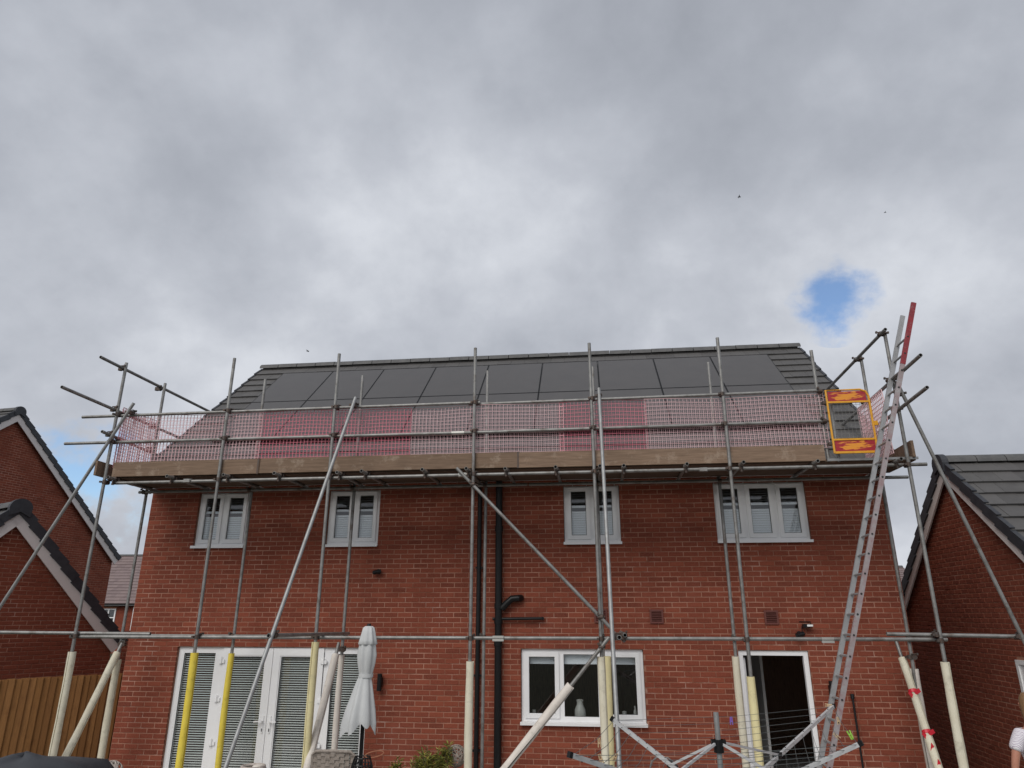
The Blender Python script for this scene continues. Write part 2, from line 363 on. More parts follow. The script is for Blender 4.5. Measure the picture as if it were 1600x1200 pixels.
def lay_tiles(parent, O, a, u, n, La, Ls, g=.335, w=.3, skip=None, nparts=0, mname='tile', base=0.):
    """O eave corner, a along the eave, u up the slope, n outwards"""
    th = .03; full = []; rest = []
    rows = int(math.ceil(Ls/g))
    for r in range(rows):
        t0 = r*g; t1 = min(t0+g+.07, Ls); off = (w/2 if r % 2 else 0)
        i = -1
        while i*w+off < La:
            x0 = max(i*w+off, 0); x1 = min((i+1)*w+off, La); i += 1
            if x1-x0 < .03: continue
            if skip and skip(x0, x1, t0, t0+g): continue
            (full if x1-x0 > w-.001 and t1 == t0+g+.07 else rest).append((x0, x1, t0, t1))
    O = V(O); hi = base+.036
    def P(s, t, e): return O+a*s+u*t+n*e
    pick = [b for b in full if inview(P((b[0]+b[1])/2, b[2]+g/2, .03), -5)]
    pick.sort(key=lambda b: (P((b[0]+b[1])/2, b[2]+g/2, 0)-CAM).length); pick = pick[:nparts]; ps = set(pick)
    def geo(mb, P, x0, x1, t0, t1, e):
        vs = [P(x0, t0, hi+e), P(x1, t0, hi+e), P(x1, t1, base), P(x0, t1, base), P(x0, t0, hi+th+e), P(x1, t0, hi+th+e), P(x1, t1, base+th), P(x0, t1, base+th)]
        mb.add(vs, [(0, 3, 2, 1), (4, 5, 6, 7), (0, 1, 5, 4), (1, 2, 6, 5), (2, 3, 7, 6), (3, 0, 4, 7)])
    if pick:
        if mname not in TILE:
            ms = []
            for e in (0, .002, .004):
                mb = MB(); geo(mb, lambda s, t, q: V((s, t, q)), .0015-w/2, w/2-.0015, 0, g+.07, e); ms.append(mb.mesh('tile', mname))
            TILE[mname] = ms
        for b in pick:
            put(bpy.data.objects.new('tile', random.choice(TILE[mname])), parent, axes(a, u, n, P((b[0]+b[1])/2, b[2], 0)))
    mb = MB()
    for b in full+rest:
        if b not in ps: geo(mb, P, b[0]+.0015, b[1]-.0015, b[2], b[3], random.choice((0, .002, .004)))
    o = mb.build('tiles', mname, parent)
    if o: tag(o, kind='stuff')
def ridge_caps(parent, p, q, r=.12, step=.45):
    p, q = V(p), V(q); L = (q-p).length; t = (q-p).normalized(); b = t.cross(UP).normalized(); k = max(1, round(L/step)); st = L/k
    mb = MB(); n = 8
    prof = [b*(r*math.cos(math.pi*i/n))*1.05+UP*(r*.85*math.sin(math.pi*i/n)) for i in range(n+1)]
    inn = [x*.86 for x in prof]
    for e, (l, sc) in enumerate(((0, 1), (st*.5+.012, 1))): pass
    vs = [x*1.0 for x in prof]+[x*1.0+t*(st-.014) for x in prof]+[x for x in inn]+[x+t*(st-.014) for x in inn]; m = n+1
    fs = []
    for i in range(n): fs += [(i, i+1, m+i+1, m+i), (2*m+i+1, 2*m+i, 3*m+i, 3*m+i+1), (i+1, i, 2*m+i, 2*m+i+1), (m+i, m+i+1, 3*m+i+1, 3*m+i)]
    mb.add(vs, fs); me = mb.mesh('ridge_tile', 'ridge', True)
    for i in range(k): put(bpy.data.objects.new('ridge_tile', me), parent, M.Translation(p+t*st*i+UP*random.uniform(0, .006)))

# ------------------------------------------------------------------ ground
g = MB().box(-400, 400, -400, 600, -.3, -.02).build('ground', 'lawn'); tag(g, kind='structure')
pv = MB()
for i in range(22):
    for j in range(7): pv.box(-7.9+i*.6+.006, -7.9+(i+1)*.6-.006, -.03-(j+1)*.6+.006, -.03-j*.6-.006, -.06, random.uniform(-.002, .002))
pt = MB().box(-7.9, 5.3, -4.23, -.03, -.05, -.012).build('patio', 'mortar'); tag(pt, kind='structure')
o = pv.build('slabs', 'paving', pt); tag(o, kind='stuff')

# ------------------------------------------------------------------ our house
X0, X1 = -7.63, 4.50
RY, RZ, SL = 3.5, 8.16, .855; TH = math.atan(SL); EY = -.38; EZ = RZ-(RY-EY)*SL
house = thing('brick_house', 'two-storey red brick house wrapped in scaffolding, solar panels on its dark roof', 'house', ((X0+X1)/2, 3.5, 0))
WT = 4.68
UW = [(-6.75, -5.83, 2), (-4.42, -3.53, 2), (-.47, .43, 2), (1.91, 3.31, 3)]
cuts = [(a, b, 3.66, 4.61) for a, b, _ in UW]+[(-6.75, -3.55, -.1, 2.1), (-1.17, .67, 1.05, 2.1), (2.05, 3.05, -.1, 2.1)]
def wall_core(parent, name, x0, x1, za, zb, ya, yb, cuts, m):
    xs = sorted({x0, x1}|{c[0] for c in cuts}|{c[1] for c in cuts}); zs = sorted({za, zb}|{max(za, c[2]) for c in cuts}|{c[3] for c in cuts})
    mb = MB()
    for i in range(len(xs)-1):
        for j in range(len(zs)-1):
            cx = (xs[i]+xs[i+1])/2; cz = (zs[j]+zs[j+1])/2
            if any(c[0] < cx < c[1] and c[2] < cz < c[3] for c in cuts): continue
            mb.box(xs[i], xs[i+1], ya, yb, zs[j], zs[j+1])
    return mb.build(name, m, parent)
rear = wall_core(house, 'rear_wall', X0, X1, -.1, WT, 0.006, .11, cuts, 'mortar')
lay_bricks(rear, (0, .006, 0), V((1, 0, 0)), V((0, -1, 0)), 0, WT, lambda z: (X0, X1), cuts, 300, face=.0035, phase=X0)
# reveals lined in brick, the other walls and gables
rv = MB()
for a, b, za, zb in cuts:
    rv.box(a-.1, a-.001, .012, .2, za, zb).box(b+.001, b+.1, .012, .2, za, zb).box(a-.1, b+.1, .012, .2, zb+.001, zb+.06)
rv.build('window_reveal', 'brick', house)
for x, nm in ((X0, 'gable_wall'), (X1-.1, 'gable_wall')):
    MB().prism([(x, .115, -.1), (x, 2*RY-.1, -.1), (x, 2*RY-.1, EZ+.3), (x, RY, RZ-.12), (x, .115, EZ+.3)], (.1, 0, 0)).build(nm, 'brick', house)
MB().box(X0+.1, X1-.1, 2*RY-.2, 2*RY-.1, -.1, WT).build('front_wall', 'brick', house)
# inside: floors, partitions, ceilings
MB().box(X0+.1, X1-.1, .115, 2*RY-.2, 2.36, 2.6).build('first_floor', 'ceiling', house)
MB().box(X0+.1, X1-.1, .115, 2*RY-.2, -.1, 0.0).build('ground_floor', 'room', house)
MB().box(X0+.1, X1-.1, .115, 2*RY-.2, 4.69, 4.74).build('loft_floor', 'ceiling', house)
MB().box(X0+.1, X1-.1, 4.2, 4.3, 0, 2.36).build('partition', 'room_brown', house)
MB().box(-1.6, -1.5, .2, 4.2, 0, 2.36).build('partition', 'room_brown', house)
MB().box(1.55, 1.65, .2, 4.2, 0, 2.36).build('partition', 'room', house)
MB().box(2.62, 2.66, 1.3, 4.2, 0, 2.36).build('partition', 'room', house)
MB().box(X0+.1, X1-.1, 3.2, 3.3, 2.6, 4.69).build('partition', 'room', house)
# eaves: soffit, fascia, gutter
MB().box(X0-.02, X1+.02, -.34, .0, WT+.003, WT+.02).build('soffit', 'upvc', house)
MB().box(X0-.02, X1+.02, -.362, -.341, WT-.02, EZ-.005).build('fascia', 'upvc', house)
gm = MB(); n = 8
pro = [V((0, .055*math.cos(math.pi+math.pi*i/n), .06*math.sin(math.pi+math.pi*i/n))) for i in range(n+1)]; pin = [p*.9 for p in pro]
c = V((X0-.05, -.42, EZ-.02)); L = V((X1-X0+.1, 0, 0)); m_ = n+1
gm.add([c+p for p in pro]+[c+p+L for p in pro]+[c+p for p in pin]+[c+p+L for p in pin], [f for i in range(n) for f in ((i, i+1, m_+i+1, m_+i), (2*m_+i+1, 2*m_+i, 3*m_+i, 3*m_+i+1), (i, 2*m_+i, 2*m_+i+1, i+1))]+[(0, m_, 3*m_, 2*m_), (n, 2*m_+n, 3*m_+n, m_+n)])
gm.build('gutter', 'black_plastic', house, True)
# roof
roof = MB().prism([(X0-.05, EY, EZ-.03), (X0-.05, RY, RZ-.03), (X0-.05, 2*RY-EY, EZ-.03), (X0-.05, 2*RY-EY, EZ-.1), (X0-.05, RY, RZ-.12), (X0-.05, EY, EZ-.1)], (X1-X0+.1, 0, 0)).build('roof', 'underlay', house)
ua = V((1, 0, 0)); uu = V((0, math.cos(TH), math.sin(TH))); un = V((0, -math.sin(TH), math.cos(TH)))
LS = (RY-EY)/math.cos(TH); RX0 = X0-.08; RL = X1-X0+.19
PX = [-6.92+1.1889*i for i in range(10)]; PA, PB, PC = .67, 2.33, 4.03       # panel columns, rows measured down from the ridge
def skip(x0, x1, t0, t1): return RX0+x0 > PX[0]+.03 and RX0+x1 < PX[-1]-.03 and LS-t0 < PC+.12 and LS-t1 > PA+.03
lay_tiles(roof, (RX0, EY-.03, EZ-.055), ua, uu, un, RL, LS+.02, skip=skip, nparts=300)
ub = V((0, -math.cos(TH), math.sin(TH)))
MB().obox(V(((X0+X1)/2, RY+(RY-EY)/2, (RZ+EZ)/2+.02)), V((RL/2, 0, 0)), ub*LS/2, V((0, math.sin(TH), math.cos(TH)))*.02).build('front_slope', 'tile', roof)
ridge_caps(roof, (RX0-.02, RY, RZ-.045), (RX0+RL+.02, RY, RZ-.045), .155)
for xs in (RX0-.02, RX0+RL-.03):           # verge trims, one for each tile course
    mb = MB(); mb.obox(V((.025, .17, .012)), V((.025, 0, 0)), V((0, .168, -.012)), V((0, .002, .035))); me = mb.mesh('verge_trim', 'tile_edge')
    for k in range(int(LS/.335)): put(bpy.data.objects.new('verge_trim', me), roof, axes(ua, uu, un, V((xs, EY-.03, EZ-.055))+uu*(k*.335)+un*.02))
# panels
def roofpt(x, s, e): return V((x, RY, RZ))-uu*s+un*(e-.01)
for i in range(9):
    for (sa, sb), lab in (((PA, PB), 'matt black solar panel in the upper row just below the ridge'), ((PB, PC), 'matt black solar panel in the lower row above the gutter')):
        a, b = PX[i]+.005, PX[i+1]-.005; s0, s1 = sa+.006, sb-.008
        t = thing('solar_panel', lab, 'solar panel', roofpt((a+b)/2, s1, .06), 'solar panels on the brick house roof')
        c = roofpt((a+b)/2, (s0+s1)/2, .11)
        MB().obox(c, ua*((b-a)/2-.012), uu*((s1-s0)/2-.012), un*.012).build('cell_sheet', 'panel', t)
        fr = MB()
        for s_ in (s0+.005, s1-.005): fr.obox(roofpt((a+b)/2, s_, .106), ua*((b-a)/2), uu*.005, un*.018)
        for x_ in (a+.005, b-.005): fr.obox(roofpt(x_, (s0+s1)/2, .106), ua*.005, uu*((s1-s0)/2-.011), un*.018)
        fr.build('frame', 'panel_frame', t)
        rl = MB()
        for s_ in (s0+.35, s1-.35): rl.obox(roofpt((a+b)/2, s_, .04), ua*((b-a)/2), uu*.02, un*.045)
        rl.build('mounting_rail', 'panel_frame', t)
        if sa == PB: MB().obox(roofpt((a+b)/2, s1-.02, .045), ua*((b-a)/2), uu*.004, un*.042).build('shade_strip', 'underlay', t)  # added black strip standing in for the shadow gap under the panels

# windows of our house
def frame_rect(mb, x0, x1, z0, z1, w, y0, y1):
    mb.box(x0, x1, y0, y1, z1-w, z1).box(x0, x1, y0, y1, z0, z0+w).box(x0, x0+w, y0, y1, z0+w, z1-w).box(x1-w, x1, y0, y1, z0+w, z1-w)
def pane_blind(win, x0, x1, z0, z1, y, kind):
    MB().box(x0, x1, y, y+.006, z0, z1).build('pane', 'glass', win)
    gk = MB(); frame_rect(gk, x0-.006, x1+.006, z0-.006, z1+.006, .012, y-.006, y-.0005); gk.build('gasket', 'gasket', win)
    if kind:
        mb = MB(); sp, tl0, hw, split = kind; bm_ = 'blind' if split else 'blind_door'; z = z0-.01+random.uniform(0, .01); yy = y+.032
        while z < z1:
            if split and split-.045 < z < split+.02: z += sp*.5; continue
            tl = tl0 if z < split or not split else R(8)  # slats above the split laid flat to imitate the deck's shade
            mb.obox(V(((x0+x1)/2, yy, z)), V(((x1-x0)/2+.03, 0, 0)), V((0, math.cos(tl), math.sin(tl)))*hw, V((0, -math.sin(tl), math.cos(tl)))*.0008); z += sp
        mb.build('blind', bm_, win)
def casement(name, x0, x1, z0, z1, splits, sash, kind, y=.05, sill=True):
    w = MB(); frame_rect(w, x0, x1, z0, z1, .055, y, y+.065)
    for s in splits: w.box(s-.03, s+.03, y+.001, y+.064, z0+.055, z1-.055)
    win = w.build(name, 'upvc', house)
    ed = [x0+.025]+list(splits)+[x1-.025]
    for i in range(len(ed)-1):
        a = ed[i]+.026; b = ed[i+1]-.026
        if sash[i]:
            f = MB(); frame_rect(f, a, b, z0+.045, z1-.045, .06, y-.022, y+.03)
            frame_rect(f, a+.052, b-.052, z0+.097, z1-.097, .012, y-.014, y+.03)
            f.build('sash', 'upvc', win)
            pane_blind(win, a+.064, b-.064, z0+.109, z1-.109, y+.008, kind)
        else:
            f = MB(); frame_rect(f, a, b, z0+.05, z1-.05, .02, y+.002, y+.04); f.build('bead', 'upvc', win)
            pane_blind(win, a+.02, b-.02, z0+.07, z1-.07, y+.016, kind)
    if sill:
        MB().box(x0-.012, x1+.012, y-.105, y+.03, z0-.028, z0-.001).box(x0-.014, x1+.014, y-.108, y-.09, z0-.042, z0-.002).build('sill', 'upvc', win)
    return win
for a, b, k in UW:
    sp = [a+(b-a)*i/k for i in range(1, k)]
    wn = casement('window', a+.006, b-.006, 3.688, 4.604, sp, [1]*k, (.037, R(66), .019, 4.24))
    MB().box(a+.08, b-.08, .085, .1, 4.24, 4.275).build('blind_rail', 'blind', wn)
kw = casement('kitchen_window', -1.164, .664, 1.093, 2.094, [-.57, .03], [1, 0, 1], None)
MB().box(-1.1, .6, .14, .16, 1.88, 2.03).build('roller_blind', 'blind', kw)
MB().box(-1.16, .66, .13, .36, 1.075, 1.1).build('window_board', 'upvc', kw)
# French doors
fd = MB(); frame_rect(fd, -6.744, -3.556, .02, 2.094, .07, .05, .12)
for s in (-6.04, -4.235): fd.box(s-.055, s+.055, .051, .119, .09, 2.024)
french = fd.build('french_doors', 'upvc', house)
BL = (.034, R(30), .0125, 0)
for a, b in ((-6.674, -6.095), (-4.18, -3.626)):
    f = MB(); frame_rect(f, a, b, .09, 2.024, .022, .052, .1); f.build('bead', 'upvc', french); pane_blind(french, a+.022, b-.022, .112, 2.002, .07, BL)
for a, b, sg in ((-5.975, -5.14, 1), (-5.132, -4.3, -1)):
    f = MB(); frame_rect(f, a, b, .03, 2.085, .115, .03, .095); dl = f.build('door_leaf', 'upvc', french)
    f = MB(); frame_rect(f, a+.115, b-.115, .145, 1.97, .016, .04, .09); f.build('bead', 'upvc', french)
    pane_blind(french, a+.131, b-.131, .161, 1.954, .06, BL)
    hx = b-.055 if sg == 1 else a+.055
    h = MB().box(hx-.016, hx+.016, .018, .03, .86, 1.1).tube((hx, .03, 1.03), (hx, -.03, 1.03), .011, 8).bar((hx, -.03, 1.03), (hx-sg*.12, -.03, 1.025), .02, .02)
    h.build('handle', 'upvc', dl); MB().box(hx-.006, hx+.006, .012, .019, .885, .925).build('keyhole', 'gasket', dl)
    for hz in (1.9, 1.34, .72, .2):
        hx2 = a-.01 if sg == 1 else b+.01
        MB().box(hx2-.05, hx2+.05, .012, .03, hz-.045, hz+.01).tube((hx2, .01, hz-.05), (hx2, .01, hz+.05), .012, 8).build('hinge', 'upvc', dl)
# back door: frame, leaf standing open inwards
dr = MB(); frame_rect(dr, 2.056, 3.044, .0, 2.094, .065, .03, .1); bd = dr.build('back_door_frame', 'upvc', house)
MB().bar((2.14, .11, 1.02), (2.1, .92, 1.02), .045, 1.94).build('door_leaf', 'upvc', bd)
MB().box(2.04, 3.06, -.05, .1, -.02, .03).build('threshold', 'steel_light', bd)
# pipes, vents, lights
dp = MB().tube((-1.51, -.075, 0), (-1.51, -.075, 4.72), .055, 14); soil = dp.build('soil_pipe', 'black_plastic', house, True)
for z in (2.18, 2.5, 2.72, 3.9): MB().tube((-1.51, -.075, z-.04), (-1.51, -.075, z+.04), .066, 14).build('pipe_collar', 'black_plastic', soil, True)
MB().path([(-1.46, -.075, 2.68), (-1.38, -.08, 2.76), (-1.3, -.08, 2.83), (-1.2, -.08, 2.835), (-1.17, -.03, 2.84), (-1.17, .02, 2.84)], .052, 12).build('branch_pipe', 'black_plastic', soil, True)
MB().tube((-1.6, -.075, 2.53), (-.84, -.06, 2.54), .022, 10).tube((-.83, -.06, 2.54), (-.83, .01, 2.54), .024, 10).build('waste_pipe', 'black_plastic', soil, True)
rp = MB().tube((-1.83, -.05, 0), (-1.83, -.05, 4.45), .035, 12).path([(-1.83, -.05, 4.4), (-1.83, -.07, 4.52), (-1.83, -.36, 4.68), (-1.83, -.42, 4.78)], .034, 10)
rpo = rp.build('downpipe', 'black_plastic', house, True)
for z in (.7, 1.72, 3.3): MB().box(-1.885, -1.775, -.06, .0, z-.015, z+.015).build('pipe_clip', 'black_plastic', rpo)
for x, z in ((.9, 2.57), (2.58, 2.56), (.06, 2.58)):
    v = MB(); frame_rect(v, x-.1, x+.1, z-.1, z+.1, .025, -.02, .0); v.box(x-.09, x+.09, -.004, .0, z-.09, z+.09); vo = v.build('vent_cover', 'vent_brown', house)
    for k in range(6): MB().obox(V((x, -.012, z-.062+k*.025)), V((.075, 0, 0)), V((0, .009, -.006)), V((0, .001, .0015))).build('slat', 'vent_brown', vo)
def wall_light(x, z):
    o = MB().tube((x, -.075, z-.12), (x, -.075, z+.12), .036, 14, True).box(x-.03, x+.03, -.05, 0, z-.06, z+.06).build('wall_light', 'black_plastic', house, True)
    MB().tube((x, -.075, z-.1), (x, -.075, z+.1), .026, 10).build('lamp_core', 'gasket', o, True)
wall_light(-3.34, 1.61); wall_light(3.29, 1.58)
def sec_cam(x, z, nm):
    o = MB().tube((x, 0, z), (x, -.03, z), .04, 12).tube((x, -.03, z), (x+.01, -.07, z-.01), .016, 8).tube((x+.05, -.05, z+.005), (x-.06, -.1, z-.02), .034, 12).build(nm, 'black_plastic', house, True)
    MB().tube((x-.06, -.1, z-.02), (x-.068, -.104, z-.022), .02, 10).build('lens', 'gasket', o)
sec_cam(-3.48, 3.25, 'security_camera'); sec_cam(2.95, 2.33, 'security_camera')
fl = MB().box(3.0, 3.12, -.1, -.02, 2.42, 2.47).bar((3.06, 0, 2.44), (3.06, -.04, 2.44), .04, .04).path([(2.97, -.008, 2.5), (3.13, -.008, 2.5), (3.13, -.008, 2.46)], .006, 6).path([(3.0, -.008, 2.44), (2.995, -.01, 2.38), (3.0, -.008, 2.3)], .006, 6).build('floodlight', 'black_plastic', house)
MB().box(3.05, 3.13, -.112, -.101, 2.435, 2.462).build('lamp_face', 'bulb', fl)

# ------------------------------------------------------------------ neighbouring houses
def gable_house(name, label, cat, G, n, hw, zw, slope, length, bricks, nparts, tparts, mtile='tile', mbrick='brick', over=.12, bargew=.2, eave=.18, zfrom=0., cuts=()):
    """G: point on the ground under the apex of the gable face; n outward normal; hw half width; zw wall height at the sides"""
    n = V(n).normalized(); d = UP.cross(n); G = V(G); th = math.atan(slope); za = zw+hw*slope
    h = thing(name, label, cat, G)
    P = lambda s, z, e=0: G+d*s+UP*z+n*e
    core = MB().prism([P(-hw, -.1), P(hw, -.1), P(hw, zw), P(0, za), P(-hw, zw)], -n*.1).build('gable_wall', 'mortar', h)
    body = MB().prism([P(-hw, -.1, -.101), P(hw, -.1, -.101), P(hw, zw-.02, -.101), P(0, za-.02, -.101), P(-hw, zw-.02, -.101)], -n*(length-.1)).build('side_wall', mbrick, h)
    if bricks:
        lay_bricks(core, G, d, n, zfrom, za, lambda z: (-hw, hw) if z < zw else (-(za-z)/slope, (za-z)/slope), cuts, nparts, mbrick, face=.0035, phase=-hw)
    LS = (hw+eave)/math.cos(th); rf = None
    zt = za+.1
    for s in (1, -1):
        u = (-d*s*math.cos(th)+UP*math.sin(th)); nn = (d*s*math.sin(th)+UP*math.cos(th))
        O = G+UP*zt-u*LS+n*over
        slab = MB().obox(O-n*((length+over)/2)+u*LS/2-nn*.03, n*((length+over)/2-.03), u*(LS/2), nn*.02).build('roof', 'underlay', h)
        if s == 1: rf = slab
        lay_tiles(slab, O, -n, u, nn, length+over, LS, nparts=tparts, mname=mtile, base=-.005)
        mb = MB().obox(V((0, .17, -.012)), V((.035, 0, 0)), V((0, .17, -.016)), V((0, .003, .082))); me = mb.mesh('verge_cap', 'tile_edge')
        nk = int(LS/.335); stp = (LS-.07)/nk
        for k in range(nk): put(bpy.data.objects.new('verge_cap', me), slab, axes(-n, u, nn, O+u*(k*stp)-n*.01))
        # white bargeboard under the verge
        MB().obox(O+u*(LS/2)-nn*(.06+bargew/2)-n*.02, u*(LS/2-.02), nn*(bargew/2), n*.014).build('bargeboard', 'bargeboard', h)
        MB().obox(O+u*(LS/2)-nn*(.05)-n*(over/2+.02), u*(LS/2-.03), nn*.008, n*(over/2-.02)).build('verge_soffit', 'bargeboard', h)
    MB().prism([P(.19*math.cos(math.pi*i/10), zt-.05+.175*math.sin(math.pi*i/10), over+.05) for i in range(11)]+[P(-.17, zt-.2, over+.05), P(0, zt-.12, over+.05), P(.17, zt-.2, over+.05)], -n*.1).build('ridge_end', 'tile_edge', rf)
    ridge_caps(rf, P(0, zt-.045, over-.06), P(0, zt-.045, -length), .17)
    return h, P
n28 = V((math.cos(R(28)), -math.sin(R(28)), 0)); d28 = UP.cross(n28)
gp = V((-10.29, 1.13, 0))+d28*-.7
gable_house('brick_garage', 'low red brick gabled outbuilding behind the wooden fence', 'garage', gp, n28, 2.15, 2.12, 1.06, 5, True, 300, 0, mbrick='brick_dark', over=.1, bargew=.2, zfrom=1.0)
n8 = V((math.cos(R(8)), -math.sin(R(8)), 0)); d8 = UP.cross(n8)
gb = V((-17.73, 12.95, 0))+d8*-4.86
hb, PB_ = gable_house('neighbouring_house', 'tall red brick gabled house rising behind the fenced outbuilding', 'house', gb, n8, 4.95, 4.55, .84, 9, True, 0, 0, over=.15, bargew=.22, zfrom=1.6)
rg, PR = gable_house('brick_garage', 'red brick gabled garage with dark tiled roof and white side door', 'garage', (6.05, 1.2, 0), (-1, 0, 0), 2.95, 2.45, .86, 6, True, 300, 300, mbrick='brick_dark', over=.11, bargew=.17, cuts=[(.85, 1.77, -.1, 1.99)])
sdm = MB()
for q in ((.86, .92, 0, 1.98), (1.70, 1.76, 0, 1.98), (.92, 1.70, 1.92, 1.98)):
    sdm.obox(PR((q[0]+q[1])/2, (q[2]+q[3])/2, .01), V((0, -(q[1]-q[0])/2, 0)), V((0, 0, (q[3]-q[2])/2)), V((.03, 0, 0)))
sdo = sdm.build('side_door', 'upvc', rg)
MB().obox(PR(1.31, .96, .003), V((0, -.385, 0)), UP*.955, V((.018, 0, 0))).build('door_leaf', 'upvc', sdo)
MB().obox(PR(1.02, 1.4, .024), V((0, -.02, 0)), UP*.35, V((.004, 0, 0))).build('door_groove', 'upvc_line', sdo)
def far_house(label, x, y, w, dpt, zw, rise, rot, win):
    c, s = math.cos(R(rot)), math.sin(R(rot)); a = V((c, s, 0)); b = V((-s, c, 0)); O = V((x, y, 0))
    h = thing('distant_house', label, 'house', O)
    wl = MB().obox(O+b*dpt/2+UP*(zw/2-.05), a*w/2, b*dpt/2, UP*(zw/2+.05)).build('wall', 'brick', h)
    bk = O+b*-.001
    th = math.atan2(rise, dpt/2); Ls = (dpt/2+.3)/math.cos(th); u = b*math.cos(th)+UP*math.sin(th); nn = -b*math.sin(th)+UP*math.cos(th); e = O-a*(w/2+.2)-b*.3+UP*(zw-.3*rise/(dpt/2))
    rf = MB().obox(e+a*(w/2+.2)+u*Ls/2-nn*.04, a*(w/2+.15), u*Ls/2, nn*.03).build('roof', 'underlay', h)
    lay_tiles(rf, e, a, u, nn, w+.4, Ls, g=.34, w=.33, mname='tile_purple')
    u2 = -b*math.cos(th)+UP*math.sin(th); e2 = O+a*0+b*(dpt+.3)+UP*(zw-.3*rise/(dpt/2))
    MB().obox(e2+u2*Ls/2, a*(w/2+.2), u2*Ls/2, (b*math.sin(th)+UP*math.cos(th))*.02).build('back_slope', 'tile_purple', rf)
    for sg in (-1, 1): MB().prism([O+a*(sg*(w/2-.05))+UP*zw, O+a*(sg*(w/2-.05))+b*dpt+UP*zw, O+a*(sg*(w/2-.05))+b*dpt/2+UP*(zw+rise-.05)], a*-.05*sg).build('gable', 'brick', h)
    ridge_caps(rf, e+u*Ls, e+u*Ls+a*(w+.4), .14)
    MB().tube(e-u*.03-UP*.08, e-u*.03-UP*.08+a*(w+.4), .06, 8).build('gutter', 'black_plastic', h)
    lay_bricks(wl, O, a, -b, max(0, zw-2.6), zw, lambda z: (-w/2, w/2), [(p-.5, p+.5, zw-1.75, zw-.55) for p in win], 0, face=.01)
    for p in win:
        cx = O+a*p+UP*(zw-1.15)
        f = MB()
        for q, r_ in ((-.47, 0), (.47, 0), (0, 0)): f.obox(cx+a*q-b*.03, a*.045, b*.03, UP*.6)
        for q in (-.57, .57, .02): f.obox(cx+UP*q-b*.03, a*.5, b*.028, UP*.035)
        w_ = f.build('window', 'upvc', h); MB().obox(cx-b*.012, a*.45, b*.004, UP*.56).build('pane', 'glass', w_); MB().obox(cx-b*.004, a*.46, b*.002, UP*.57).build('room_dark', 'gasket', w_)
        MB().obox(cx+UP*.72-b*.018, a*.55, b*.012, UP*.12).build('lintel', 'terracotta', w_)
    return h
fh = far_house('distant house with mauve tiled roof glimpsed between the gables and the scaffolded house', -33.0, 35.0, 16, 8, 3.4, 3.3, 3, [-.35, -5, 4.5])
MB().box(-31.5, -31.1, 34.85, 34.95, 0, 3.2).build('white_post', 'upvc', fh)
far_house('distant house with mauve tiled roof glimpsed beside the garage roof edge', 13.3, 29.4, 10, 8, 3.5, 1.7, 3, [])

# ------------------------------------------------------------------ fence
fa, fb = V((-9.51, -.3, 0)), V((-8.38, 1.07, 0)); fdv = (fb-fa).normalized(); fnn = V((fdv.y, -fdv.x, 0))
fstart = fa-fdv*2.5; FL = (fb-fa).length+2.5+.05
fen = thing('wooden_fence', 'brown close-board wooden fence between the two brick buildings', 'fence', fstart+fdv*FL/2)
bd_ = None; k = 0; s = 0
fm = []
for t in range(3):
    mb = MB().prism([(-.056, -.001, 0), (.056, -.019, 0), (.056, .004, 0), (-.056, .006, 0)], (0, 0, 1.6)); fm.append(mb.mesh('board', 'fence'))
while s < FL:
    put(bpy.data.objects.new('board', fm[k % 3]), fen, axes(fdv, -fnn, UP, fstart+fdv*s+fnn*(.006*(k % 2))+UP*random.uniform(-.006, .006))); s += .098; k += 1
for z in (.3, .85, 1.4): MB().bar(fstart-fnn*.035+UP*z, fstart+fdv*FL-fnn*.035+UP*z, .04, .08).build('rail', 'fence', fen)
for s in (.2, 2.0, FL-.1): MB().bar(fstart+fdv*s-fnn*.1, fstart+fdv*s-fnn*.1+UP*1.6, .09, .09, fdv).build('post', 'fence', fen)

# ------------------------------------------------------------------ boundary wall
bwp, bwq = V((-10.3, 3.6, 0)), V((-7.7, 4.6, 0)); bwd = (bwq-bwp).normalized(); bwn = V((bwd.y, -bwd.x, 0)); bwl = (bwq-bwp).length
bw = thing('brick_wall', 'short red brick boundary wall closing the gap beside the fence', 'wall', (bwp+bwq)/2)
bwc = MB().obox((bwp+bwq)/2-bwn*.06+UP*1.05, bwd*bwl/2, bwn*.06, UP*1.15).build('wall_core', 'mortar', bw)
lay_bricks(bwc, bwp, bwd, bwn, 0, 2.2, lambda z: (0, bwl), [], 0, face=.0035)
# ------------------------------------------------------------------ scaffold
SX = [-7.43, -5.58, -3.84, -1.69, .05, 1.90, 4.24]; YO, YI, TR = -1.5, -.5, .0242
sc = thing('scaffold', 'grey steel tube scaffold with timber deck standing against the brick house', 'scaffold', (-1.6, -1.0, 0))
def tube(name, p, q, m='steel', n=14): return MB().tube(p, q, TR, n, True).build(name, m, sc, True)
cpm = MB().tube((0, 0, -.028), (0, 0, .028), .034, 10).tube((-.028, -.055, 0), (.028, -.055, 0), .034, 10).box(-.026, .026, -.05, .0, -.026, .026)
cpm.tube((.045, .03, 0), (.045, -.05, 0), .009, 6).tube((-.03, -.09, .04), (-.03, -.01, .04), .009, 6).box(.03, .06, .02, .045, -.014, .014).box(-.045, -.015, -.1, -.08, .026, .055)
CPM = cpm.mesh('coupler', 'coupler', True)
def coupler(p, vert, toward):             # vert: axis of the first tube, toward: from it to the second tube
    z = V(vert).normalized(); y = -V(toward); y = (y-z*y.dot(z)).normalized(); x = y.cross(z)
    put(bpy.data.objects.new('coupler', CPM), sc, axes(x, y, z, V(p)))
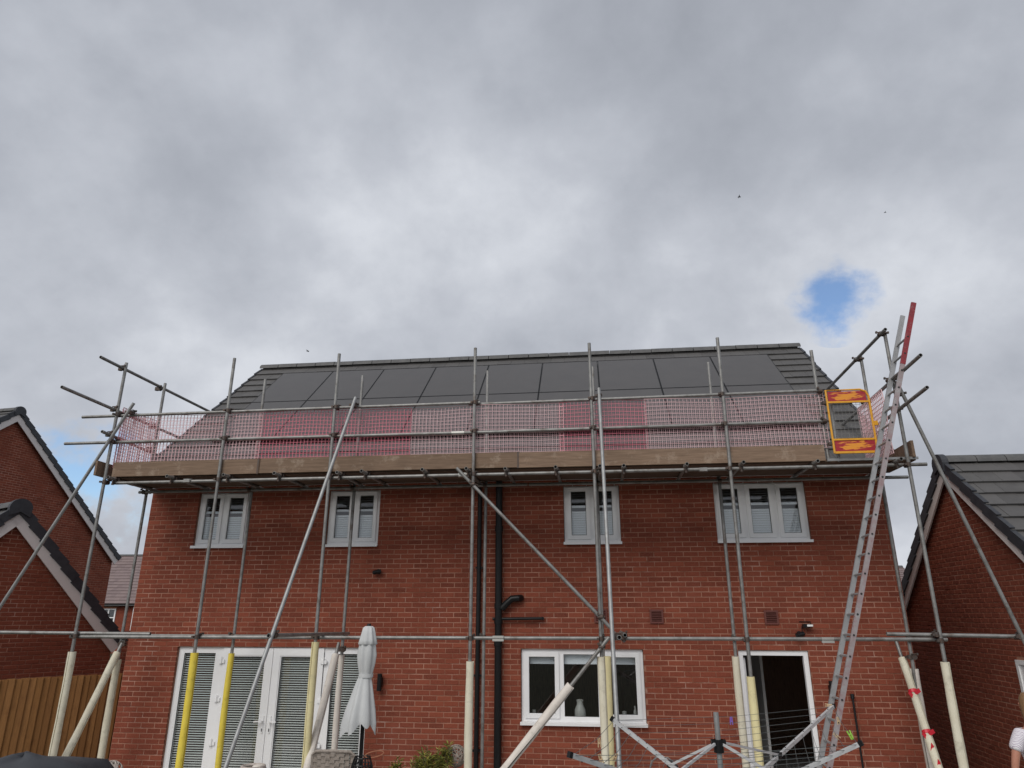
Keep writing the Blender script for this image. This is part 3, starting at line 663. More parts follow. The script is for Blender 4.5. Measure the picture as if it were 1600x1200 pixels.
for i, x in enumerate(SX):
    tube('standard', (x, YO, 0), (x+.02*random.uniform(-1, 1), YO, 6.47))
    tube('standard', (x+.02, YI, 0), (x+.03, YI, 6.45))
    if i in (1, 2, 3, 5): pass
    for z in (5.6, 5.16, 4.52, 2.30):
        if i == 6 and z in (5.6, 5.16): continue
        coupler((x, YO, z), UP, (0, 1, 0))
    coupler((x+.02, YI, 4.52), UP, (0, -1, 0)); coupler((x+.02, YI, 2.28), UP, (0, -1, 0))
    MB().box(x-.075, x+.075, YO-.075, YO+.075, 0.001, .008).build('base_plate', 'steel', sc); MB().box(x-.055, x+.095, YI-.075, YI+.075, 0.001, .008).build('base_plate', 'steel', sc)
YR = YO+.055
tube('guard_rail', (-8.07, YR, 5.59), (-1.62, YR, 5.61)); tube('guard_rail', (-1.80, YR+.05, 5.6), (3.27, YR, 5.62))
tube('guard_rail', (-8.28, YR, 5.16), (-1.2, YR, 5.15)); tube('guard_rail', (-1.26, YR, 5.155), (3.29, YR, 5.17))
tube('ledger', (-7.27, YR, 4.51), (-1.75, YR, 4.52)); tube('ledger', (-1.74, YR, 4.52), (4.5, YR, 4.53))
for x in (-1.86, -6.1, 1.55):
    MB().tube((x-.06, YR, 4.52), (x+.06, YR, 4.52), .032, 12).box(x-.05, x+.05, YR-.045, YR-.03, 4.495, 4.545).build('sleeve_coupler', 'zinc' if x == -1.86 else 'steel', sc, True)
tube('ledger', (-7.55, YR, 2.29), (-1.35, YR, 2.30)); tube('ledger', (-1.34, YR, 2.30), (4.34, YR, 2.31))
for x in (-1.32, 2.9): 
    MB().tube((x-.07, YR, 2.30), (x+.07, YR, 2.30), .031, 12).box(x-.075, x+.075, YR-.05, YR-.032, 2.262, 2.292).box(x-.075, x+.075, YR-.05, YR-.032, 2.302, 2.33).build('sleeve_coupler', 'zinc', sc, True)
MB().tube((-2.04, YR, 5.15), (-1.85, YR, 5.15), .031, 12).build('sleeve_coupler', 'zinc', sc, True)
tube('ledger', (-7.5, YI-.055, 4.52), (-1.0, YI-.055, 4.52)); tube('ledger', (-.98, YI-.055, 4.52), (4.62, YI-.055, 4.52))
tube('ledger', (-7.5, YI-.055, 2.28), (-4.9, YI-.055, 2.28))
for x in [-7.3, -6.35, -5.45, -4.64, -3.7, -3.31, -2.41, -1.77, -1.22, -.5, .12, .45, 1.31, 2.06, 3.04, 4.1]:
    tube('transom', (x, YO-.13+random.uniform(-.05, .03), 4.57), (x+random.uniform(-.02, .02), -.36, 4.57)); coupler((x, YR, 4.52), (1, 0, 0), (0, 0, 1))
# deck boards and toe boards
for r_ in range(4):
    y0 = -1.40+r_*.226; xs = -7.5+(-.6, .2, -.3, .1)[r_]*.3
    for s in range(4):
        a = max(xs+s*3.0-(.02 if s else 0), -7.52); b = min(xs+(s+1)*3.0, 4.4)
        if s == 3: b = 4.4
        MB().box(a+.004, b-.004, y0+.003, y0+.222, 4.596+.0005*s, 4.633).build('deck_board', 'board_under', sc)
for a, b, dz in ((-7.36, -4.98, .0), (-4.97, -1.05, .004), (-1.04, 3.2, -.002)): MB().box(a, b, -1.466, -1.43, 4.608+dz, 4.833+dz).build('toe_board', 'board', sc)
MB().bar((-7.53, -1.62, 4.72), (-7.53, -.45, 4.72), .036, .225).build('toe_board', 'board', sc)
MB().bar((4.34, -1.5, 4.74), (4.34, -.45, 4.72), .036, .225).build('toe_board', 'board', sc)
MB().box(3.22, 4.4, -1.47, -1.45, 4.6, 4.633).build('deck_edge', 'steel_light', sc)
for x in (-5.0, -1.05): MB().box(x-.012, x+.012, -1.472, -1.424, 4.6, 4.84).build('strap', 'coupler', sc)
# rails at the two ends
for x, sg, l in ((-7.48, -1, ((-2.04, 1.1, 6.37, 6.40), (-2.66, .35, 5.68, 5.66), (-1.7, .0, 5.27, 5.2))), (4.19, 1, ((-1.68, 1.4, 6.42, 6.36), (-2.5, .5, 5.72, 5.6), (-2.5, .35, 5.29, 5.17)))):
    for y0, y1, z0, z1 in l:
        tube('end_rail', (x, y0, z0), (x, y1, z1)); coupler((x-sg*-.05, YO, z0), UP, (-sg, 0, 0)); coupler((x+sg*.06, YI, z0-.02), UP, (-sg, 0, 0))
tube('gate_post', (3.26, YR+.05, 4.6), (3.24, YR+.05, 6.25)); coupler((3.26, YR+.05, 5.61), UP, (0, -1, 0)); coupler((3.26, YR+.05, 5.17), UP, (0, -1, 0))
tube('gate_post', (3.40, YR+.06, 4.6), (3.40, YR+.06, 5.45), 'steel_light')
# rakers, ties, braces
tube('raker', (-3.52, -1.56, 5.72), (-3.91, -4.15, 0), 'steel_light'); coupler((-3.54, -1.56, 5.6), UP, (0, 1, 0))
tube('raker', (.15, -1.56, 5.73), (.17, -4.15, 0), 'steel_light'); coupler((.15, -1.6, 5.6), UP, (0, 1, 0))
tube('tie', (-3.77, -3.12, 2.37), (-3.77, -.4, 2.32)); coupler((-3.74, -3.02, 2.37), (0, 1, 0), (-1, 0, 0))
tube('tie', (.235, -3.15, 2.37), (.235, -.4, 2.35)); coupler((.18, -3.03, 2.37), UP, (1, 0, 0)); tube('tie', (.34, -2.0, 2.36), (.34, -.3, 2.35)); coupler((.34, -1.5, 2.3), (1, 0, 0), (0, 0, 1))
tube('raker', (-7.14, -1.56, 5.76), (-10.0, -1.56, 0), 'steel_light'); coupler((-7.2, -1.53, 5.62), UP, (0, 1, 0))
tube('raker', (4.25, -1.58, 5.68), (5.78, -1.58, 0)); coupler((4.3, -1.55, 5.5), UP, (-1, 0, 0))
tube('tie', (-9.1, YO-.03, 2.35), (-6.35, YO+.1, 2.33)); coupler((-8.83, -1.53, 2.35), UP, (0, 1, 0))
tube('tie', (3.65, YO+.1, 2.37), (5.2, YO-.03, 2.35)); coupler((5.13, -1.56, 2.35), UP, (0, 1, 0)); coupler((4.2, YO, 2.37), UP, (0, 1, 0))
tube('brace', (-1.93, YO-.055, 4.6), (.17, YO-.055, 2.44)); coupler((-1.69, YO, 4.36), UP, (0, -1, 0)); coupler((.05, YO, 2.57), UP, (0, -1, 0))
tube('brace', (.15, YO-.06, 2.32), (-1.88, YO-.06, 0)); coupler((.04, YO, 2.2), UP, (0, -1, 0))
tube('brace', (-7.38, -.46, 2.25), (-7.38, -1.72, 0)); tube('brace', (-3.785, -.75, 2.2), (-3.785, -1.98, 0)); tube('brace', (4.18, -.28, 2.25), (4.18, -1.32, 0))
for p in ((-7.41, -.5, 2.15), (-3.81, -.62, 2.1), (4.24, -.5, 2.05)): coupler(p, UP, (1, 0, 0))

# foam sleeves
def foam(p, q, m, label, r=.052, split=False):
    p, q = V(p), V(q); L = (q-p).length; k = max(6, int(L/.12)); t = (q-p)/L; a = t.orthogonal().normalized(); b = t.cross(a)
    ph = random.uniform(0, 6); n = 16; mb = MB(); vs = []; fs = []; slit = random.uniform(0, 6.28); op = .2 if not split else 1.2
    toC = (CAM-p); sl = math.atan2(toC.dot(b), toC.dot(a))+random.choice((-.7, .8, 1.1)); 
    rings = []
    for i in range(k+1):
        f = i/k; c = p+t*(L*f)+a*(.004*math.sin(ph+f*5))+b*(.004*math.cos(ph*1.7+f*4))
        rr = r*(1+.05*math.sin(ph+f*17)*math.sin(f*9))
        o_ = op*(1+.5*math.sin(f*6+ph))
        rings.append([(c, sl+o_/2+(2*math.pi-o_)*j/(n-1), rr) for j in range(n)])
    for ring in rings:
        for c, th, rr in ring: vs.append(c+a*rr*math.cos(th)+b*rr*math.sin(th))
    no = len(vs)
    for ring in rings:
        for c, th, rr in ring: vs.append(c+a*(rr*.62)*math.cos(th)+b*(rr*.62)*math.sin(th))
    for i in range(k):
        for j in range(n-1):
            x, y, z, w = i*n+j, i*n+j+1, (i+1)*n+j+1, (i+1)*n+j
            fs += [(x, y, z, w), (no+y, no+x, no+w, no+z)]
        fs += [(i*n, (i+1)*n, no+(i+1)*n, no+i*n), (i*n+n-1, no+i*n+n-1, no+(i+1)*n+n-1, (i+1)*n+n-1)]
    for e in (0, k):
        for j in range(n-1): fs.append((e*n+j, e*n+j+1, no+e*n+j+1, no+e*n+j) if e == 0 else (e*n+j, no+e*n+j, no+e*n+j+1, e*n+j+1))
    mb.add(vs, fs); o = mb.build('foam_sleeve', m, None, True); return tag(o, label, 'foam sleeve', 'foam sleeves on the scaffold legs')
b0 = .012
foam((SX[0], YO, b0), (SX[0], YO, 2.09), 'foam_cream', 'cream foam sleeve on the upright pole in front of the wooden fence')
foam((-7.38, -1.72+.0067+.01, .02), (-7.38, -.58, 2.03), 'foam_cream', 'cream foam sleeve on the leaning brace in front of the wooden fence')
foam((SX[0]+.02, YI, b0), (SX[0]+.02, YI, 1.93), 'foam_cream', 'stained cream foam sleeve on the pole at the house corner by the fence')
foam((SX[1], YO, b0), (SX[1], YO, 2.09), 'foam_yellow', 'bright yellow foam sleeve in front of the narrow side pane of the French doors')
foam((SX[1]+.02, YI, b0), (SX[1]+.02, YI, 2.03), 'foam_yellow', 'bright yellow foam sleeve crossing the hinges of the French doors', .045)
foam((SX[2], YO, b0), (SX[2], YO, 2.24), 'foam_pale_yellow', 'pale yellow foam sleeve in front of the French doors behind the wicker chair')
foam((-3.785, -1.97, .02), (-3.785, -.83, 2.04), 'foam_white', 'white foam sleeve on the leaning brace behind the wicker chair')
foam((SX[2]+.02, YI, b0), (SX[2]+.02, YI, 2.02), 'foam_white', 'pinkish white foam sleeve on the upright pole beside the closed parasol', .045)
foam((SX[3], YO, b0), (SX[3], YO, 2.01), 'foam_cream', 'dirty white foam sleeve beside the two black drainpipes')
foam((SX[4]-.01, YO, b0), (SX[4]-.01, YO, 2.08), 'foam_cream', 'cream foam sleeve in front of the kitchen window', .05)
foam((SX[4]+.07, YI+.0, b0), (SX[4]+.07, YI, 2.03), 'foam_pale_yellow', 'pale yellow foam sleeve close against the kitchen window', .055)
foam((-1.86, YO-.06, .03), (-.36, YO-.06, 1.737), 'foam_white', 'white split foam sleeve on the sloping brace below the kitchen window', .055, True)
foam((SX[5]+.02, YI, b0), (SX[5]+.02, YI, 2.04), 'foam_cream', 'cream foam sleeve against the back door frame')
foam((SX[5], YO, b0), (SX[5], YO, 1.86), 'foam_pale_yellow', 'pale yellow foam sleeve standing before the open back doorway')
foam((SX[6], YO, b0), (SX[6], YO, 2.05), 'foam_cream', 'cream foam sleeve in front of the garage brick wall')
foam((4.18, -1.31, .02), (4.18, -.38, 2.03), 'foam_cream', 'cream foam sleeve wrapped with red tape on a leaning brace')
foam((SX[6]+.03, YI, b0), (SX[6]+.03, YI, 1.9), 'foam_white', 'gaping split foam sleeve at the house corner by the garage', .055, True)
tp = thing('red_tape', 'red and white tape tied round the leaning foam sleeve', 'tape', (4.18, -.9, .8))
for z in (1.62, 1.16):
    y = -1.31+(z-.02)*(.93/2.01); mb = MB().tube((4.18, y-.012, z-.02), (4.18, y+.012, z+.02), .057, 12, caps=False); mb.obox(V((4.21, y-.06, z+.01)), V((.035, 0, .02)), V((0, .006, 0)), V((-.01, 0, .022))).obox(V((4.13, y-.05, z-.03)), V((.02, 0, -.03)), V((0, .005, 0)), V((.018, 0, .01))); mb.build('tape_wrap', 'red_tape', tp)
mb = MB()
for k in range(4):
    z = 1.0-k*.17; y = -1.31+(z-.02)*(.93/2.01); mb.obox(V((4.16+.014*math.sin(k*2), y-.053, z)), V((.012, 0, .045)), V((0, .003, .001)), V((-.012, 0, .02)))
mb.build('tape_tail', 'red_tape', tp)

# debris netting panels
def net(p, d, length, z0, z1, m, label, sag=.012, sp=.0545, top=None):
    d = V(d).normalized(); nn = d.cross(UP); mb = MB(); w = .0042; rnd = random.uniform(0, 9)
    def P(s, z): return V(p)+d*s+UP*(z+sag*math.sin(s*2.1+rnd)*(z-z0)/(z1-z0)+.006*math.sin(s*5+rnd+z*3))+nn*(.012*math.sin(s*3.1+rnd)+.01*math.sin(z*9+rnd))
    k = int(length/sp); hz = int((z1-z0)/sp)
    def strand(pts, wd):
        pts = [V(q) for q in pts]
        for a_, b_ in zip(pts[:-1], pts[1:]): mb.bar(a_, b_, w, wd, nn if abs((b_-a_).normalized().dot(nn)) < .9 else UP)
    for i in range(k+1):
        e = i in (0, 1, k-1, k); strand([P(i*length/k, z0+(z1-z0)*j/3) for j in range(4)], .0105 if not e else .014)
    for j in range(hz+1):
        e = j in (0, hz); strand([P(length*i/max(3, int(length/.35)), z0+(z1-z0)*j/hz) for i in range(max(3, int(length/.35))+1)], .0105 if not e else .015)
    o = mb.build('debris_net', m)
    mb = MB(); w = .003                       # finer second layer hanging behind
    for i in range(k): 
        x_ = (i+.5)*length/k; mb.bar(P(x_, z0+.01)-nn*.03, P(x_, z1-.02)-nn*.03, .003, .003, nn)
    for j in range(hz):
        z_ = z0+(z1-z0)*(j+.5)/hz
        for i in range(4): mb.bar(P(length*i/4, z_)-nn*.03, P(length*(i+1)/4, z_)-nn*.03, .003, .003, nn)
    mb.build('back_layer', m if m != 'net_pink' else 'net_dark', o)
    return tag(o, label, 'netting', 'netting panels along the scaffold deck')
YN = -1.415
net((-7.33, YN, 0), (1, 0, 0), 2.3, 4.8, 5.58, 'net_pale', 'pale pink netting panel on the guard rail, at the end by the tall gabled house')
net((-5.1, YN+.02, 0), (1, 0, 0), 2.42, 4.8, 5.58, 'net_pink', 'strong pink netting panel behind the raking pole top')
net((-2.66, YN, 0), (1, 0, 0), 2.28, 4.8, 5.57, 'net_pale', 'pale pink netting panel between two strong pink panels')
net((-.44, YN+.02, 0), (1, 0, 0), 1.26, 4.8, 5.58, 'net_pink', 'short strong pink netting panel above the bathroom window')
net((.8, YN, 0), (1, 0, 0), 2.5, 4.8, 5.57, 'net_pale', 'pale pink netting panel ending at the yellow gate post')
net((-7.4, -1.4, 0), (0, 1, 0), .95, 4.76, 5.75, 'net_dark', 'dark pink netting panel across the deck end by the tall gabled house')
net((4.12, -1.42, 0), (0, 1, 0), .95, 4.7, 5.62, 'net_pale', 'pink netting panel across the deck end behind the ladder')
# faint second layer in the overlap
# gate
gt = thing('scaffold_gate', 'yellow framed access gate with scraped red plates beside the ladder', 'gate', (3.6, -1.5, 4.69))
gy = -1.53; gx0, gx1, gz0, gz1 = 3.31, 3.87, 4.69, 5.59
MB().path([(gx0, gy, gz0), (gx0, gy, gz1), (gx1-.1, gy, gz1), (gx1-.03, gy, gz1-.03), (gx1, gy, gz1-.1), (gx1, gy, gz0)], .0155, 8).bar((gx0, gy, gz0+.01), (gx1, gy, gz0+.01), .03, .03).bar((gx0, gy, gz0+.19), (gx1, gy, gz0+.19), .025, .025).bar((gx0, gy, gz1-.175), (gx1, gy, gz1-.175), .025, .025).build('frame', 'gate_yellow', gt)
MB().box(gx0+.02, gx1-.02, gy-.004, gy+.004, gz0+.025, gz0+.178).build('plate', 'gate_red', gt)
MB().box(gx0+.02, gx1-.035, gy-.004, gy+.004, gz1-.163, gz1-.02).build('plate', 'gate_red', gt)
mb = MB()
for i in range(11): mb.tube((gx0+.05*i+.03, gy+.008, gz0+.19), (gx0+.05*i+.03, gy+.008, gz1-.17), .0022, 5)
for i in range(10): mb.tube((gx0+.01, gy+.012, gz0+.22+.052*i), (gx1-.01, gy+.012, gz0+.22+.052*i), .0022, 5)
mb.build('mesh_infill', 'steel', gt)
MB().box(gx1+.01, gx1+.06, gy-.015, gy+.015, 5.07, 5.13).build('latch', 'gate_yellow', gt)
for z in (4.83, 5.42): MB().box(gx0-.06, gx0-.01, gy-.005, gy+.06, z-.02, z+.02).build('hinge', 'coupler', gt)

# ------------------------------------------------------------------ ladder
ld = thing('ladder', 'long aluminium ladder with red-painted top leaning on the scaffold end rails', 'ladder', (2.26, -1.83, 0))
lb, lt = V((2.255, 0, 0)), V((4.47, 0, 6.64)); lax = (lt-lb).normalized()
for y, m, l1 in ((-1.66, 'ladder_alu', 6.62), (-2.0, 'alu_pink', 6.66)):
    q = lb+lax*((l1)/lax.z); mb = MB()
    mb.bar(V((lb.x, y, 0)), V((q.x, y, q.z)), .026, .06, V((0, 1, 0)).cross(lax))
    st = mb.build('stile', m, ld)
    if y == -2.0:
        a_ = lb+lax*(5.78/lax.z); MB().bar(V((a_.x, y-.001, a_.z)), V((q.x, y-.001, q.z+.003)), .03, .063, V((0, 1, 0)).cross(lax)).build('painted_tip', 'red_paint', st)
    for k in range(1, 27):
        c = lb+lax*(.25*k)
        MB().tube((c.x, y-.018 if y < -1.8 else y+.018, c.z), (c.x, y-.0145 if y < -1.8 else y+.0145, c.z), .013, 8).build('rung_end', 'gasket', st)
rm = MB().tube((0, -1.988, 0), (0, -1.673, 0), .015, 8).mesh('rung', 'ladder_alu', True)
for k in range(1, 27): c = lb+lax*(.25*k); put(bpy.data.objects.new('rung', rm), ld, M.Translation(c))
for y in (-1.66, -2.0): MB().box(lb.x-.05, lb.x+.05, y-.025, y+.025, 0.0, .05).build('foot', 'black_plastic', ld)

# ------------------------------------------------------------------ parasol
px, py = -2.9, -2.13
um = thing('parasol', 'closed light grey garden parasol tied at the waist', 'parasol', (px, py, 0))
def fold(amp, k, ph):
    def f(i, th, r, z):
        w = math.cos(k*th+ph)+.35*math.cos((k+3)*th+1.3+i*.15)
        return r*(1+amp*w), z
    return f
MB().lathe((px, py, 0), [(.02, 2.46), (.045, 2.458), (.07, 2.44), (.085, 2.38), (.105, 2.30), (.118, 2.245), (.112, 2.24)], 40, fold(.08, 8, .3)).build('canopy_cap', 'parasol', um, 'all')
def low(i, th, r, z):
    w = math.cos(7*th+.8)+.4*math.cos(11*th+2.0); am = (.06, .06, .08, .07, .05, .03, .05, .07, .09, .1, .11, .12)[i]
    zz = z
    if i >= 10: zz = z+.06*math.cos(2*th+2.2)*(1 if i == 11 else .5)-.035*math.cos(7*th+.8)*(1 if i == 11 else .3)
    bias = 1+.25*math.cos(th-math.pi)*(i/11 if i > 5 else 0)
    return r*(1+am*w)*bias, zz
MB().lathe((px, py, 0), [(.1, 2.25), (.108, 2.2), (.118, 2.12), (.108, 2.02), (.09, 1.93), (.078, 1.885), (.085, 1.84), (.11, 1.75), (.14, 1.62), (.175, 1.48), (.2, 1.36), (.2, 1.27)], 56, low).build('canopy', 'parasol', um, 'all')
MB().lathe((px, py, 0), [(.087, 1.9), (.09, 1.9), (.091, 1.855), (.088, 1.855)], 30).build('tie_strap', 'parasol', um, True)
MB().tube((px, py, .06), (px, py, 2.45), .024, 12).build('pole', 'black_plastic', um, True)
MB().tube((px, py, 2.45), (px, py, 2.49), .03, 12, r2=.022).build('finial', 'black_plastic', um, True)
MB().lathe((px, py, 0), [(.0, .09), (.05, .1), (.06, .07), (.26, .05), (.27, 0), (0, 0)], 24).build('base', 'black_plastic', um, True)

# wicker chair, lantern, plant and other garden things
def wicker_chair(x, y, top, w, label):
    ch = thing('wicker_chair', label, 'chair', (x, y, 0))
    # woven back: strips over and under
    mb = MB(); rows = 22; z0 = .3
    for r_ in range(rows):
        z = z0+(top-.02-z0)*(r_+.5)/rows; hh = (top-z0)/rows*.49; k = 9
        for i in range(k):
            a = -w/2+w*i/k; b = a+w/k; yy = y-.005*(1 if (i+r_) % 2 else -1)-.05*(1-(abs((a+b)/2)/(w/2))**2)+.12*(top-z)
            mb.obox(V((x+(a+b)/2, yy, z)), V(((b-a)/2*1.02, .0, 0)), V((0, .005, 0)), V((0, -.12*hh, hh)))
    mb.build('woven_back', 'wicker', ch)
    MB().path([(x-w/2, y+.08, .3), (x-w/2-.01, y, top-.05), (x-w/2+.04, y-.03, top-.005), (x, y-.055, top+.004), (x+w/2-.04, y-.03, top-.005), (x+w/2+.01, y, top-.05), (x+w/2, y+.08, .3)], .018, 8).build('rim', 'wicker', ch, True)
    MB().box(x-w/2+.02, x+w/2-.02, y+.07, y+.58, .34, .43).build('seat', 'wicker', ch)
    for sx in (-1, 1):
        for yy in (.1, .54): MB().tube((x+sx*(w/2-.03), y+yy, 0), (x+sx*(w/2-.03), y+yy, .34), .02, 8).build('leg', 'wicker', ch)
        MB().box(x+sx*(w/2)-.03, x+sx*(w/2)+.03, y+.08, y+.56, .6, .64).tube((x+sx*w/2, y+.53, .43), (x+sx*w/2, y+.53, .6), .02, 8).build('armrest', 'wicker', ch)
wicker_chair(-3.12, -2.46, 1.085, .5, 'grey-brown woven wicker chair back beside the closed parasol')
def lantern():
    x, y = -2.69, -2.72; t = thing('wicker_lantern', 'black open-weave lantern with a ring handle beside the wicker chair', 'lantern', (x, y, 0))
    mb = MB(); n = 18; prof = [(.09, .0), (.13, .2), (.15, .5), (.14, .8), (.115, .98), (.085, 1.07)]
    for i in range(n):
        th = 2*math.pi*i/n
        for s in (1, -1): mb.path([(x+r*math.cos(th+s*z*1.2), y+r*math.sin(th+s*z*1.2), z+.01) for r, z in prof], .005, 5)
    for z, r in ((.01, .09), (.5, .152), (1.0, .11), (1.07, .087), (.25, .135), (.75, .145)):
        mb.path([(x+r*math.cos(2*math.pi*i/20), y+r*math.sin(2*math.pi*i/20), z) for i in range(20)], .007, 5, True)
    mb.build('woven_body', 'black_plastic', t)
    MB().path([(x+.13+.11*math.cos(a), y+.02, 1.1+.03*math.sin(a)+.02*math.cos(a)) for a in [2*math.pi*i/16 for i in range(16)]], .006, 6, True).build('handle', 'terracotta', t)
    MB().tube((x, y, .02), (x, y, .3), .05, 12).build('candle', 'ceramic', t, True)
lantern()
def plant(x, y, z, label, spread, n, seed, pot_r=.16, pot_h=.45):
    rn = random.Random(seed); t = thing('potted_shrub', label, 'plant', (x, y, 0))
    MB().lathe((x, y, 0), [(0, .0), (pot_r*.75, 0), (pot_r, pot_h), (pot_r*.9, pot_h), (pot_r*.88, pot_h-.04), (0, pot_h-.04)], 20).build('pot', 'terracotta', t, True)
    fo = MB(); st = MB()
    for i in range(n):
        bx = rn.gauss(0, spread*.5); by = rn.gauss(0, .1); top = z-abs(rn.gauss(0, .12))-.12*abs(bx)/spread
        p0 = V((x+bx*.2, y+by*.3, pot_h-.05)); p1 = V((x+bx, y+by, top)); mid = (p0+p1)/2+V((bx*.1, 0, .03))
        st.path([p0, mid, p1], .005, 5)
        for k in range(16):
            f = 1-.035*k*rn.uniform(.6, 1.2); c = p0.lerp(mid, f*2) if f < .5 else mid.lerp(p1, f*2-1)
            th = rn.uniform(0, 6.28); el = rn.uniform(-.1, .9); dd = V((math.cos(th)*math.cos(el), math.sin(th)*math.cos(el), math.sin(el))); ln = rn.uniform(.07, .12); sd_ = dd.cross(UP).normalized()*rn.uniform(.009, .014); nn = sd_.cross(dd).normalized()*.004
            fo.add([c, c+dd*ln*.5+sd_+nn, c+dd*ln-UP*.012, c+dd*ln*.5-sd_+nn, c+dd*ln*.5-nn*1.5], [(0, 1, 4), (1, 2, 4), (2, 3, 4), (3, 0, 4)])
    tag(fo.build('foliage', 'leaf', t), kind='stuff'); st.build('stems', 'stem', t)
plant(-2.2, -1.75, 1.0, 'yellow-green leafy shrub in a pot below the brick wall', .17, 34, 3)
plant(-1.98, -1.62, 1.08, 'taller yellow-green shrub with an upright shoot near the drainpipes', .1, 20, 5)
plant(-2.55, -1.85, .93, 'small yellow-green shrub close to the black lantern', .1, 16, 9)
plant(1.35, -2.2, .83, 'leafy green plant below the washing line arms', .14, 22, 12)
def ball(name, label, cat, x, y, zc, r, m, seed):
    rn = random.Random(seed); t = thing(name, label, cat, (x, y, 0)); mb = MB()
    for k in range(26):
        ax = V((rn.gauss(0, 1), rn.gauss(0, 1), rn.gauss(0, 1))).normalized(); a = ax.orthogonal().normalized(); b = ax.cross(a); o_ = rn.uniform(-.55, .55)*r; rr = math.sqrt(r*r-o_*o_)
        mb.path([V((x, y, zc))+ax*o_+a*rr*math.cos(2*math.pi*i/22)+b*rr*math.sin(2*math.pi*i/22) for i in range(22)], .006, 5, True)
    mb.build('woven_ball', m, t); MB().tube((x, y, 0), (x, y, zc-r*.96), .02, 8).build('stake', 'stem', t); MB().tube((x, y, 0), (x, y, .03), .12, 14).build('foot', 'stem', t)
ball('wicker_ball', 'pale woven twig ball on a stake beside the brick house corner', 'garden ornament', -5.69, -2.76, .845, .13, 'rope', 2)
ball('wicker_ball', 'grey woven ball behind the potted shrubs by the drainpipes', 'garden ornament', -1.88, -1.35, .86, .13, 'wicker', 4)
def pot_chair():
    x, y = -4.05, -2.56; t = thing('rope_basket', 'rope basket with a pale cushion in front of the French doors', 'basket', (x, y, 0))
    mb = MB()
    for k in range(22):
        z = .03+k*.042; r = .2+.05*math.sin(k/22*math.pi)-.1*max(0, (k-16)/6)
        mb.path([(x+r*math.cos(2*math.pi*i/24), y+r*math.sin(2*math.pi*i/24), z) for i in range(24)], .022, 6, True)
    mb.build('coils', 'rope', t); MB().lathe((x+.06, y, .8), [(0, .14), (.05, .135), (.09, .09), (.1, 0), (0, -.05)], 16).build('cushion', 'foam_white', t, True)
pot_chair()
def cover():
    x, y = -5.25, -4.7; t = thing('furniture_cover', 'dark grey fabric cover draped over garden furniture by the fence', 'cover')if 0 else thing('furniture_cover', 'dark grey fabric cover draped over garden furniture by the fence', 'cover', (x, y, 0))
    pr = [(1.0, 0), (1.0, .9), (.97, 1.16), (.86, 1.26), (.5, 1.33), (.12, 1.385), (0, 1.39)]
    def md(i, th, r, z):
        q = max(abs(math.cos(th)), abs(math.sin(th))); f = .6/(q**.8)
        return r*f*(1+.03*math.sin(9*th+z*5)), z-.02*math.sin(3*th+i)
    MB().lathe((x, y, 0), pr, 48, md).build('cover_sheet', 'cover', t, 'all')
    MB().tube((x, y, 0), (x, y, 1.36), .03, 8).build('support_pole', 'steel', t)
cover()

